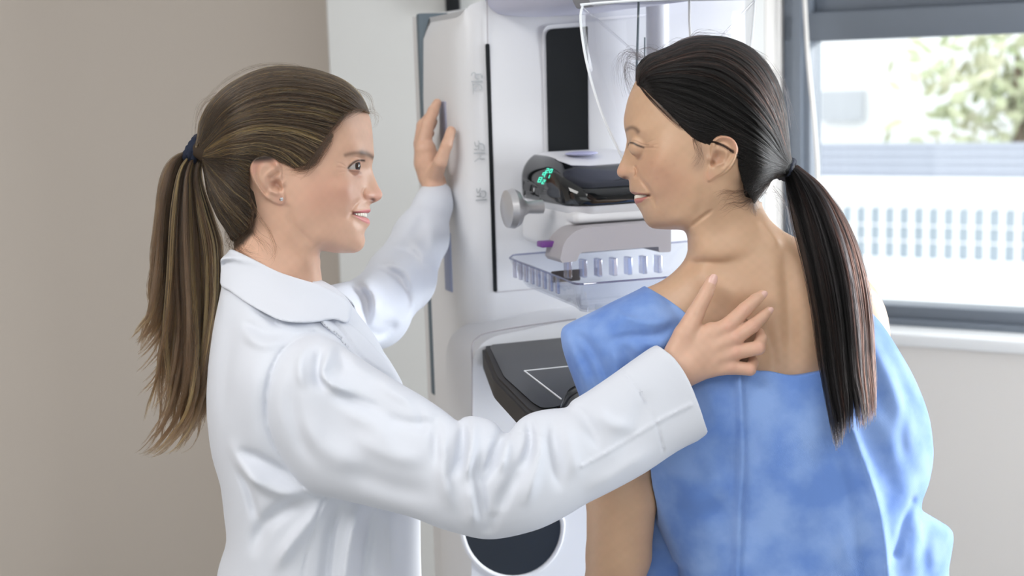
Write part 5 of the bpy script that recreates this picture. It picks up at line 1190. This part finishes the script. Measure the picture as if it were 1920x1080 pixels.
# ================================================================== imaging machine
MY = math.radians(20); mex = np.array([math.cos(MY), math.sin(MY), 0]); mey = np.array([-math.sin(MY), math.cos(MY), 0]); MO = np.array([0.06, 2.14, 0.0])
MACH = empty('mammography_machine', tuple(MO), 'tall white mammography machine with face shield, clear tray and black table', 'medical machine', rz=MY)
def om(px, py, e=0.0):
    P = hit(px, py, MO + mey * e, mey) - MO; return float(P @ mex), float(P[2])
def oz(px, py, z):
    P = hit(px, py, (0, 0, z), (0, 0, 1)) - MO; return float(P @ mex), float(P @ mey)
M_MW = mat('white_machine_plastic', srgb(226, 227, 230), 0.38, Specular_IOR_Level=0.4)
M_MG = mat('grey_machine_plastic', srgb(176, 172, 176), 0.45)
M_MD = mat('slate_side_band', srgb(98, 112, 122), 0.5)
M_BLK = mat('matt_black_panel', (0.008, 0.010, 0.012), 0.45, Specular_IOR_Level=0.25)
M_GLS = mat('glossy_black_glass', (0.006, 0.007, 0.008), 0.04, Specular_IOR_Level=0.7)
M_LAV = mat('lavender_white_plastic', srgb(206, 208, 228), 0.45)
M_KNB = mat('satin_silver', srgb(190, 190, 192), 0.35, 0.4)
M_CLR = glassy('clear_acrylic', (0.93, 0.94, 0.965), 0.95, 0.03)
M_SHD = glassy('clear_shield', (0.955, 0.955, 0.965), 0.97, 0.03)
def prism(pts, e0, e1, bev=0.0, seg=3):
    """polygon in the machine's front plane (x, z), from depth e0 to e1"""
    bm = bmesh.new(); A = [bm.verts.new((x, e0, z)) for x, z in pts]; B = [bm.verts.new((x, e1, z)) for x, z in pts]; n = len(pts)
    f0 = bm.faces.new(A); f1 = bm.faces.new(B[::-1])
    for i in range(n): bm.faces.new((A[i], B[i], B[(i + 1) % n], A[(i + 1) % n]))
    bmesh.ops.recalc_face_normals(bm, faces=bm.faces)
    if bev:
        es = [e for e in bm.edges if (e.verts[0].co.y == e0 and e.verts[1].co.y == e0)]
        bmesh.ops.bevel(bm, geom=es, offset=bev, segments=seg, affect='EDGES', profile=0.5)
    return bm
def rnd(P, r, n=5):
    """polygon with rounded corners; r a number or list"""
    out = []; N = len(P)
    for i in range(N):
        p, a, b = np.array(P[i], float), np.array(P[i - 1], float), np.array(P[(i + 1) % N], float); rr = r[i] if hasattr(r, '__len__') else r
        if rr <= 0: out.append(tuple(p)); continue
        u = (a - p); v = (b - p); lu, lv = np.linalg.norm(u), np.linalg.norm(v); q = min(rr, lu * .45, lv * .45); s = p + u / lu * q; t = p + v / lv * q
        for k in range(n + 1): w = k / n; out.append(tuple((1 - w) ** 2 * s + 2 * w * (1 - w) * p + w * w * t))
    return out
pm_ = lambda L, e=0.0: [om(x, y, e) for x, y in L]
# column
xl = om(868, 300)[0]; xr = om(1412, 200)[0]; ztop = om(870, 5)[1]
secx = [(xl, 0.19), (xl + 0.001, 0.06), (xl + 0.004, 0.035), (xl + 0.012, 0.015), (xl + 0.025, 0.004), (xl + 0.045, 0.0), (xr - 0.03, 0.0), (xr - 0.01, 0.006), (xr, 0.03), (xr, 0.30), (xl + 0.02, 0.30), (xl + 0.01, 0.19)]
bm = bmesh.new(); rings = []
def topz(x): return ztop + 0.0 + (x - xl) * 0.10 - 0.02 * max(0, 1 - (x - xl) / 0.05) ** 2
lev = [0.0, 0.02, 0.6, 1.2, 1.0]
for q in (0.0, 0.5, 0.93, 0.985, 1.0):
    ins = 0.0 if q < 0.95 else (0.004 if q < 0.99 else 0.016)
    rings.append([bm.verts.new((min(max(x, xl + ins), xr - ins), max(y, ins), topz(x) * q - (0.0))) for x, y in secx])
for a, b in zip(rings[:-1], rings[1:]):
    for i in range(len(secx)): bm.faces.new((a[i], a[(i + 1) % len(secx)], b[(i + 1) % len(secx)], b[i]))
bm.faces.new(rings[-1]); bm.faces.new(rings[0][::-1])
bmobj('column', bm, M_MW, MACH, True)
bm = bmesh.new(); box(bm, (xl - 0.002, 0.192, om(815, 740, 0.2)[1]), (xl + 0.05, 0.208, ztop - 0.005), None, 0.004); bmobj('side_band', bm, M_MD, MACH, True, label='slate grey side band')
bm = bmesh.new(); box(bm, (xl - 0.0015, 0.012, 1.32), (xl + 0.02, 0.055, 1.46), None, 0.003); 
# side grip and storage recess
def side_poly(L, depth=0.003):
    return L
def osd(px, py):
    P = hit(px, py, MO + mex * xl, mex) - MO; return float(P @ mey), float(P[2])
def side_plate(c1, c2):
    (y0, z0), (y1, z1) = osd(*c1), osd(*c2); b = bmesh.new(); box(b, (xl - 0.0015, min(y0, y1), min(z0, z1)), (xl + 0.01, max(y0, y1), max(z0, z1)), None, 0.001); return b
bm = side_plate((824, 190), (839, 292)); bmobj('side_grip', bm, mat('grip_grey', srgb(150, 152, 172), 0.5), MACH, True, label='grey-lilac grip recess')
bm = side_plate((832, 434), (848, 548)); bmobj('side_pocket', bm, mat('pocket_blue', srgb(150, 160, 190), 0.5), MACH, True, label='blue-grey lower pocket')
# slot with its seam
bm = prism(rnd(pm_([(910.5, 82), (917.5, 82), (932, 547), (925, 547)]), 0.0035), -0.0012, 0.002); bmobj('slot', bm, M_BLK, MACH, True, label='long black slot')
bm = prism(pm_([(912.2, -40), (913.4, -40), (915, 82), (913.8, 82)]), -0.0006, 0.001); bmobj('seam', bm, M_MG, MACH)
bm = prism(pm_([(929, 547.5), (1088, 533), (1088, 534.2), (929, 548.8)]), -0.0006, 0.001); bmobj('seam', bm, M_MG, MACH)
# handwritten marks
M_INK = mat('faded_pen', srgb(176, 181, 184), 0.8)
marks = [((870, 110), 12.0, [[(165, 385), (190, 322), (240, 312), (262, 350), (392, 345)], [(262, 370), (268, 440), (330, 455)], [(402, 370), (410, 440)], [(168, 512), (415, 505)], [(195, 545), (205, 640), (215, 800)], [(215, 600), (250, 562), (330, 570), (395, 620), (395, 690), (345, 690)], [(222, 682), (275, 650)]]),
         ((870, 240), 6.75, [[(135, 175), (150, 232), (192, 210), (182, 160)], [(200, 198), (245, 210), (255, 280), (212, 272)], [(190, 225), (184, 282)], [(128, 270), (166, 272)], [(124, 320), (262, 312)], [(203, 350), (220, 362)], [(135, 425), (165, 400), (190, 382), (222, 392), (262, 388)]]),
         ((870, 240), 6.75, [[(160, 765), (170, 822), (196, 800), (208, 758)], [(215, 800), (265, 800), (272, 862), (230, 882)], [(205, 820), (200, 870)], [(158, 865), (222, 866)], [(148, 916), (285, 906)]])]
for (ox, oy), sc_, L in marks:
    bm = bmesh.new()
    for Lk in L:
        pts = [om(ox + a / sc_, oy + b / sc_) for a, b in Lk]; pts = resample(catmull(pts, 5) if len(pts) > 2 else np.array(pts), 3 * len(pts))
        tube(bm, [(x, -0.0002, z) for x, z in pts], 0.0007 if len(Lk) > 2 else 0.0009, 5)
    bmobj('pen_mark', bm, M_INK, MACH, label='faint handwritten mark')
# black window panel in a white bezel
bm = prism(rnd(pm_([(1017, 48), (1225, 30), (1225, 292), (1022, 300)]), 0.012), -0.002, 0.004, 0.0015); bmobj('panel_bezel', bm, M_MW, MACH, True)
bm = prism(rnd(pm_([(1022, 55), (1100, 49.5), (1102, 292), (1027, 294)]), [0.012, 0.002, 0.002, 0.002]), -0.004, 0.003); bmobj('black_panel', bm, M_BLK, MACH, True, label='tall black panel')
# tube head overhanging the top
bm = prism(rnd(pm_([(962, -160), (962, -20), (985, 18), (1040, 24), (1160, 20), (1240, 5), (1420, -30), (1420, -160)], -0.12), 0.02, 6), -0.30, 0.01, 0.02, 4); bmobj('tube_head', bm, M_LAV, MACH, True, label='lavender-white tube head')
bm = prism(rnd(pm_([(1095, -6), (1185, -18), (1440, -26), (1440, -4), (1190, 2), (1105, 14)], -0.33), 0.004), -0.34, -0.29, 0.003); bmobj('shield_rail', bm, mat('rail_grey', srgb(140, 142, 148), 0.5), MACH, True, label='grey shield rail')
# face shield: a bent clear sheet with its edge light painted on the rim
SE = -0.36
sh = [(1085, 14), (1092, 9), (1200, 2), (1405, -8), (1413, 0), (1411, 30), (1404, 85), (1390, 160), (1365, 240), (1330, 310), (1285, 355), (1230, 372), (1190, 350), (1160, 308), (1142, 272), (1120, 220), (1102, 160), (1089, 100), (1082, 40)]
sh = catmull(pm_(sh, SE), 5, True)
def bend(x): return -0.05 * (1 - ((x - sh[:, 0].mean()) / 0.14) ** 2) * 0.6
cx_, cz_ = sh[:, 0].mean(), sh[:, 1].mean(); bm = bmesh.new(); rr = []
for q in (0.0, 0.25, 0.5, 0.75, 1.0):
    rr.append([bm.verts.new((cx_ + (x - cx_) * q, SE + bend(cx_ + (x - cx_) * q), cz_ + (z - cz_) * q)) for x, z in sh] if q else [bm.verts.new((cx_, SE + bend(cx_), cz_))])
n_ = len(sh)
for i in range(n_): bm.faces.new((rr[0][0], rr[1][i], rr[1][(i + 1) % n_]))
for a, b in zip(rr[1:-1], rr[2:]):
    for i in range(n_): bm.faces.new((a[i], b[i], b[(i + 1) % n_], a[(i + 1) % n_]))
SHD = bmobj('face_shield', bm, M_SHD, MACH, True, label='large clear face shield'); sd_ = SHD.modifiers.new('s', 'SOLIDIFY'); sd_.thickness = 0.003
bm = bmesh.new(); lp = [(x, SE + bend(x), z) for x, z in sh]; tube(bm, lp + [lp[0]], 0.0017, 6, False); bmobj('shield_rim', bm, mat('lit_edge_white', (0.92, 0.96, 1.0), 0.25), SHD, True, label='shield edge painted white as if lit')  # white base colour stands in for light caught in the clear edge
bm = bmesh.new(); pl_ = [om(1286, 2, -0.30), om(1286, 40, -0.30), om(1290, 110, -0.30)]; tube(bm, [(x, -0.31, z) for x, z in pl_], 0.0016, 6); bmobj('shield_stay', bm, mat('stay_white', (0.9, 0.9, 0.9), 0.2), MACH, True)
bm = bmesh.new(); a = om(1198, -10, -0.32); b = om(1192, 200, -0.32); tube(bm, [(a[0], -0.32, a[1]), (b[0], -0.32, b[1])], 0.0016, 6); a = om(1209, 70, -0.32); b = om(1208, 200, -0.32); tube(bm, [(a[0], -0.32, a[1]), (b[0], -0.32, b[1])], 0.001, 6); bmobj('shield_stay', bm, M_MD, MACH, True)
a = om(1234, 0, -0.05); b = om(1234, 330, -0.05)
bm = bmesh.new(); tube(bm, [(a[0], -0.05, a[1] + 0.1), (b[0], -0.05, b[1])], 0.017, 24); bmobj('guide_post', bm, M_MW, MACH, True, label='white vertical guide post')
# ---- compression unit, sculpted in millimetres of the machine frame
def rbox(P, c, h, r):
    q = np.abs(P - np.array(c)) - (np.array(h) - r); return np.linalg.norm(np.maximum(q, 0), axis=1) + np.minimum(q.max(1), 0) - r
def msculpt(name, f, lo, hi, h, mat_, lev=1, parent=MACH, **kw):
    V, Q, E = sculpt(f, lo, hi, h, lev); me = npmesh(name, V / 1000.0, E, True, Q); return link_mesh(name, me, mat_, parent, world=False, **kw)
CE = -0.20
ux0, uzt = om(978, 330, -0.04); ux1 = om(1262, 350, CE)[0]; uzb = om(1100, 412, CE)[1]; uz_split = om(1100, 386, CE)[1]; uz_t = om(1100, 303, CE)[1]
A0, A1, ZT, ZB, ZS = ux0 * 1000, ux1 * 1000, om(1060, 288, -0.12)[1] * 1000, uzb * 1000 - 4, uz_split * 1000
cxm = (A0 + A1) / 2; hx = (A1 - A0) / 2; czm = (ZT + ZB) / 2; hz = (ZT - ZB) / 2
def f_unit(P):
    Q = P.copy(); Q[:, 2] -= -0.0
    d = rbox(Q, (cxm, -120, czm), (hx, 105, hz), 38)
    d = smax(d, (P[:, 2] - ZT) * 0.8 - (P[:, 1] + 125) * 0.35 - 0, 18)
    return d
def surf(px, py):
    """where the sight line through a pixel of the photograph meets the display cover (machine frame, mm)"""
    d = ray(px, py); ts = np.arange(1.7, 2.4, 0.0008); Q = CAM + d[None] * ts[:, None] - MO; P = np.stack([Q @ mex, Q @ mey, Q[:, 2]], 1) * 1000
    f = f_unit(P) - 3.0; k = int(np.argmax(f < 0)); return P[k] / 1000
lowp = [surf(*p) * 1000 for p in [(1012, 352), (1020, 360), (1032, 372), (1046, 383), (1062, 387), (1150, 385)]]
upp = [surf(*p) * 1000 for p in [(1150, 308), (1110, 311), (1075, 310), (1052, 302), (1032, 291)]]
sb0, sb1 = surf(982, 338) * 1000, surf(1010, 351) * 1000
glass_poly = np.array([(A0 - 30, lowp[0][2])] + [(p[0], p[2]) for p in lowp] + [(A1 + 20, lowp[-1][2] + 2), (A1 + 20, upp[0][2] + 2)] + [(p[0], p[2]) for p in upp] + [(upp[-1][0] - 6, ZT + 30), (A0 - 30, ZT + 30)])
msculpt('compression_unit', f_unit, (A0 - 12, -240, ZB - 12), (A1 + 12, 0, ZT + 12), 5, M_MW, label='white rounded compression unit')
def f_glass(P):
    d = f_unit(P) - 2.2; a = poly_sd(P[:, 0], P[:, 2], glass_poly); d = smax(d, -a, 2.5); zl = sb0[2] + (sb1[2] - sb0[2]) * (P[:, 1] - sb0[1]) / (sb1[1] - sb0[1] + 1e-6); d = smax(d, np.where(P[:, 1] > sb1[1], zl, sb1[2]) * 0 + (np.where(P[:, 0] < lowp[0][0] + 3, np.where(P[:, 1] > sb1[1], zl, -1e3), -1e3) - P[:, 2]), 2); return smax(d, P[:, 1] + 28, 2)
msculpt('display_cover', f_glass, (A0 - 12, -240, ZB - 12), (A1 + 12, -10, ZT + 12), 4, M_GLS, label='glossy black wraparound display')
# green digits on the left end
M_GRN = mat('green_digits', (0.05, 0.5, 0.35), 0.5, Emission_Color=(0.1, 0.9, 0.62, 1), Emission_Strength=0.9)
def seg_digits(rows, name):
    bm = bmesh.new()
    for (px, py, s, on) in rows:
        for sg, (a, b, c_, d_) in zip('abcdefg', ((-.6, -1, .6, -1), (.6, -1, .6, 0), (.6, 0, .6, 1), (-.6, 1, .6, 1), (-.6, 0, -.6, 1), (-.6, -1, -.6, 0), (-.6, 0, .6, 0))):
            if sg in on: tube(bm, [surf(px + a * s - b * s * .4, py + b * s), surf(px + c_ * s - d_ * s * .4, py + d_ * s)], 0.0007, 5)
    bmobj(name, bm, M_GRN, MACH, label='glowing green digits')
seg_digits([(1012.5, 337, 4.2, 'abcdefg'), (1019, 341, 3.4, 'abged'), (1019.5, 328, 4.0, 'abfgc'), (1028, 331, 3.2, 'bc'), (1026, 320, 3.6, 'abged'), (1033, 320.5, 3.2, 'abcdef')], 'display_digits')
# lavender control pad on top, two small lamps mirrored in the glass are left to the renderer
bm = bmesh.new(); r_ = bmesh.ops.create_uvsphere(bm, u_segments=32, v_segments=12, radius=1)
px_, pz_ = om(1098, 296, -0.14)
for v in r_['verts']: v.co = Vector((px_ + v.co.x * 0.024, -0.125 + v.co.y * 0.022, ZT / 1000 + v.co.z * 0.003 - 0.0005))
bmobj('control_pad', bm, mat('pad_lilac', srgb(178, 180, 212), 0.5), MACH, True, label='lavender oval control pad')
# lower housing with lip
hx0 = om(1042, 430, CE)[0] * 1000; hzb = om(1060, 470, CE)[1] * 1000
msculpt('arm_housing', lambda P: smin(rbox(P, ((A0 + 8 + A1) / 2, -100, (ZB + hzb) / 2 + 8), ((A1 - A0 - 8) / 2, 95, (ZB - hzb) / 2 + 16), 14), rbox(P, (cxm + 4, -112, ZB + 9), (hx - 4, 104, 8), 7), 2), (A0 - 20, -230, hzb - 20), (A1 + 20, 10, ZB + 40), 5, M_MW, label='white arm housing')
bm = prism(rnd(pm_([(1050, 492), (1045, 485), (1052, 452), (1075, 430), (1100, 425), (1252, 414), (1252, 471), (1230, 472), (1229, 461), (1082, 472), (1076, 488), (1052, 491)], -0.235), [0.002, .002, .02, .02, .02, .002, .003, .003, .002, .006, .003, .003]), -0.245, -0.19, 0.002); bmobj('paddle_holder', bm, M_MG, MACH, True, label='grey paddle holder plate')
bm = bmesh.new(); x, z = om(1026, 457, -0.2); box(bm, (x - 0.012, -0.21, z - 0.004), (x + 0.012, -0.19, z + 0.004), None, 0.002); bmobj('release_clip', bm, mat('purple_plastic', (0.20, 0.06, 0.30), 0.4), MACH, True, label='small purple clip')
# knob
kx, kz = om(957, 390, -0.14); sx = om(1012, 386, -0.14)[0]
bm = bmesh.new(); prof = [(0.0, 0.0), (0.0, 0.019), (0.003, 0.026), (0.012, 0.028), (0.020, 0.024), (0.026, 0.013), (0.034, 0.0085), (sx - kx + 0.006, 0.0095), (sx - kx + 0.012, 0.0095), (sx - kx + 0.012, 0)]
rings = []
for (t, r_) in prof: rings.append([bm.verts.new((kx - 0.012 + t, -0.15 + r_ * math.cos(6.2832 * k / 28), kz + r_ * math.sin(6.2832 * k / 28))) for k in range(28)])
for a, b in zip(rings[:-1], rings[1:]):
    for k in range(28): bm.faces.new((a[k], a[(k + 1) % 28], b[(k + 1) % 28], b[k]))
bmesh.ops.remove_doubles(bm, verts=bm.verts, dist=1e-5); bmobj('knob', bm, M_KNB, MACH, True, label='silver adjusting knob')
# ---- clear compression tray
TRAY = bpy.data.objects.new('compression_tray', None); 
zr = om(1075, 533, -0.36)[1]; zbt = om(1092, 590, -0.355)[1]
rim = [oz(*p, zr) for p in [(955, 484), (962, 478), (1060, 470), (1230, 458), (1292, 452), (1330, 470), (1345, 500), (1300, 514), (1250, 520), (1090, 533), (1073, 531), (1060, 524)]]
def inset(P, d):
    c = np.mean(P, 0); return [tuple(np.array(p) + (c - np.array(p)) / np.linalg.norm(c - np.array(p)) * d) for p in P]
rim = [tuple(p) for p in rim]; hgt = zr - zbt
bm = bmesh.new(); outer = rnd(rim, 0.006, 3)
low = inset(outer, 0.022)
R0 = [bm.verts.new((x, y, zr)) for x, y in outer]; R1 = [bm.verts.new((x * .97 + low[i][0] * .03, y * .97 + low[i][1] * .03, zr - 0.004)) for i, (x, y) in enumerate(outer)]; R2 = [bm.verts.new((x, y, zbt + 0.006)) for x, y in low]
low2 = inset(low, 0.006); R3 = [bm.verts.new((x, y, zbt)) for x, y in low2]
n_ = len(outer)
for a, b in ((R0, R1), (R1, R2), (R2, R3)):
    for i in range(n_): bm.faces.new((a[i], a[(i + 1) % n_], b[(i + 1) % n_], b[i]))
bm.faces.new(R3)
TR = bmobj('compression_tray', bm, M_CLR, MACH, True, label='clear ribbed compression tray'); sd_ = TR.modifiers.new('s', 'SOLIDIFY'); sd_.thickness = 0.0028
bm = bmesh.new(); rp = [(x, y, zr) for x, y in outer]; tube(bm, rp + [rp[0]], 0.0013, 6, False); bmobj('tray_rim', bm, glassy('rim_acrylic', (0.62, 0.64, 0.78), 0.8, 0.05), TR, True)
M_RIB = glassy('rib_acrylic', (0.80, 0.82, 0.92), 0.72, 0.05)
rm = bmesh.new(); box(rm, (-0.0035, -0.008, 0), (0.0035, 0.008, hgt * 0.62), None, 0.0015); rme = bpy.data.meshes.new('tray_rib'); rm.to_mesh(rme); rm.free(); rme.materials.append(M_RIB)
fx0, fy0 = oz(1075, 500, zr); fx1, fy1 = oz(1245, 490, zr)
for k in range(7):
    u = k / 6; o = bpy.data.objects.new('tray_rib', rme); C.objects.link(o); o.parent = TR; o.location = (fx0 + (fx1 - fx0) * u, fy0 + (fy1 - fy0) * u + 0.02, zr - hgt * 0.45)
lx0, ly0 = oz(965, 488, zr); lx1, ly1 = oz(1045, 515, zr)
for k in range(8):
    u = k / 7; o = bpy.data.objects.new('tray_rib', rme); C.objects.link(o); o.parent = TR; o.location = (lx0 + (lx1 - lx0) * u, ly0 + (ly1 - ly0) * u, zr - hgt * 0.62); o.scale = (0.6, 0.5, 0.95)
bm = bmesh.new(); a = oz(1050, 525, zr - hgt * .5); b = oz(1110, 520, zr - hgt * .5); box(bm, (a[0], a[1] + 0.03, zr - hgt * .7), (b[0] - .004, a[1] + 0.035, zr - hgt * .3), None, 0.002); bmobj('foam_pad', bm, mat('dark_taupe_foam', (0.06, 0.05, 0.048), 0.8), TR, True, label='dark taupe pad inside the tray')
# ---- lower housing and detector table
LE = -0.10
bm = prism(rnd([om(884, 640, LE), om(884, 1400, LE), om(1420, 1400, LE), om(1420, 560, LE), om(1075, 598, LE)], [0.045, 0.01, 0.01, 0.01, 0.01], 8), LE, 0.02, 0.018, 4)
for v in bm.verts: v.co.z = max(v.co.z, 0.02)
bmobj('lower_housing', bm, M_MW, MACH, True)
bm = bmesh.new(); sp = [om(886, 900, LE), om(885, 700, LE), om(885, 650, LE), om(894, 634, LE), om(915, 624, LE), om(980, 612, LE), om(1080, 598, LE)]; tube(bm, [(x, LE - 0.0002, z) for x, z in catmull(sp, 5)], 0.0011, 5); bmobj('seam', bm, M_MG, MACH)
zt_ = 0.0
zt_ = om(905, 655, LE - 0.02)[1]
M_CF = mat('carbon_fibre', (0.022, 0.020, 0.019), 0.45, Specular_IOR_Level=0.15); noise_bump(M_CF, 900, 0.3, 0.001)
tp_ = [oz(*p, zt_) for p in [(903, 650), (915, 632), (960, 620), (1095, 606), (1200, 600), (1200, 670), (1070, 736), (1052, 768), (1000, 776), (985, 768), (925, 706)]]
def slab(pts, z0, z1, bev=0.0):
    bm = bmesh.new(); A = [bm.verts.new((x, y, z1)) for x, y in pts]; B = [bm.verts.new((x, y, z0)) for x, y in pts]; n = len(pts); bm.faces.new(A); bm.faces.new(B[::-1])
    for i in range(n): bm.faces.new((A[i], B[i], B[(i + 1) % n], A[(i + 1) % n]))
    bmesh.ops.recalc_face_normals(bm, faces=bm.faces)
    if bev:
        es = [e for e in bm.edges if abs(e.verts[0].co.z - z1) < 1e-6 and abs(e.verts[1].co.z - z1) < 1e-6]; bmesh.ops.bevel(bm, geom=es, offset=bev, segments=3, affect='EDGES')
    return bm
bmobj('detector_table', slab(rnd(tp_, 0.02, 4), zt_ - 0.028, zt_, 0.005), M_CF, MACH, True, label='dark carbon-fibre detector table')
tp2 = [oz(*p, zt_) for p in [(918, 652), (935, 640), (1095, 620), (1195, 606), (1190, 666), (1066, 732), (1050, 764), (1018, 768), (1000, 758), (945, 708)]]
bmobj('table_glass', slab(rnd(tp2, 0.012, 4), zt_ - 0.002, zt_ + 0.0015), mat('table_glass', (0.006, 0.007, 0.008), 0.2, Specular_IOR_Level=0.08), MACH, True, label='glossy black table top')
q_ = [oz(*p, zt_) for p in [(983, 698), (1150, 681), (1140, 700), (1052, 751)]]; bm = bmesh.new()
for i in (0, 3):
    a, b = q_[i], q_[(i + 1) % 4]; tube(bm, [(a[0], a[1], zt_ + 0.0018), (b[0], b[1], zt_ + 0.0018)], 0.0011, 4)
bmobj('field_outline', bm, mat('white_print', (0.85, 0.86, 0.88), 0.5), MACH, label='thin white field outline')
# dark oval opening
ov = [om(960 + 92 * math.cos(t) * (1 if math.sin(t) < 0 else 1), 985 + (95 if math.sin(t) > 0 else 60) * math.sin(t), LE) for t in np.linspace(0, 6.2832, 48, endpoint=False)]
bm = prism(ov, LE - 0.002, LE + 0.01); bmobj('foot_recess', bm, mat('recess_dark', (0.010, 0.015, 0.022), 0.5), MACH, True, label='dark oval recess')
bm = bmesh.new(); lp = [(cx2, LE - 0.001, cz2) for cx2, cz2 in [((x - om(960, 985, LE)[0]) * 1.03 + om(960, 985, LE)[0], (z - om(960, 985, LE)[1]) * 1.03 + om(960, 985, LE)[1]) for x, z in ov]]; tube(bm, lp + [lp[0]], 0.004, 8, False); bmobj('recess_rim', bm, M_MW, MACH, True)
bm = bmesh.new(); box(bm, (xl - 0.05, -0.15, 0.0), (xr + 0.05, 0.42, 0.03), None, 0.01); bmobj('base', bm, M_MW, MACH, True)
# black cable box on the wall over the machine
x, _, z = hit(849, -20, (0, YP - 0.03, 0), (0, 1, 0)); x2, _, z2 = hit(836, 9, (0, YP - 0.03, 0), (0, 1, 0))
boxobj('wall_monitor_arm', (float(x2), YP - 0.06, float(z2) - 0.02), (float(x) + 0.015, YP, float(z2) + 0.35), M_BLK, bevel=0.004, label='black upright bracket on the wall above the machine', cat='bracket')
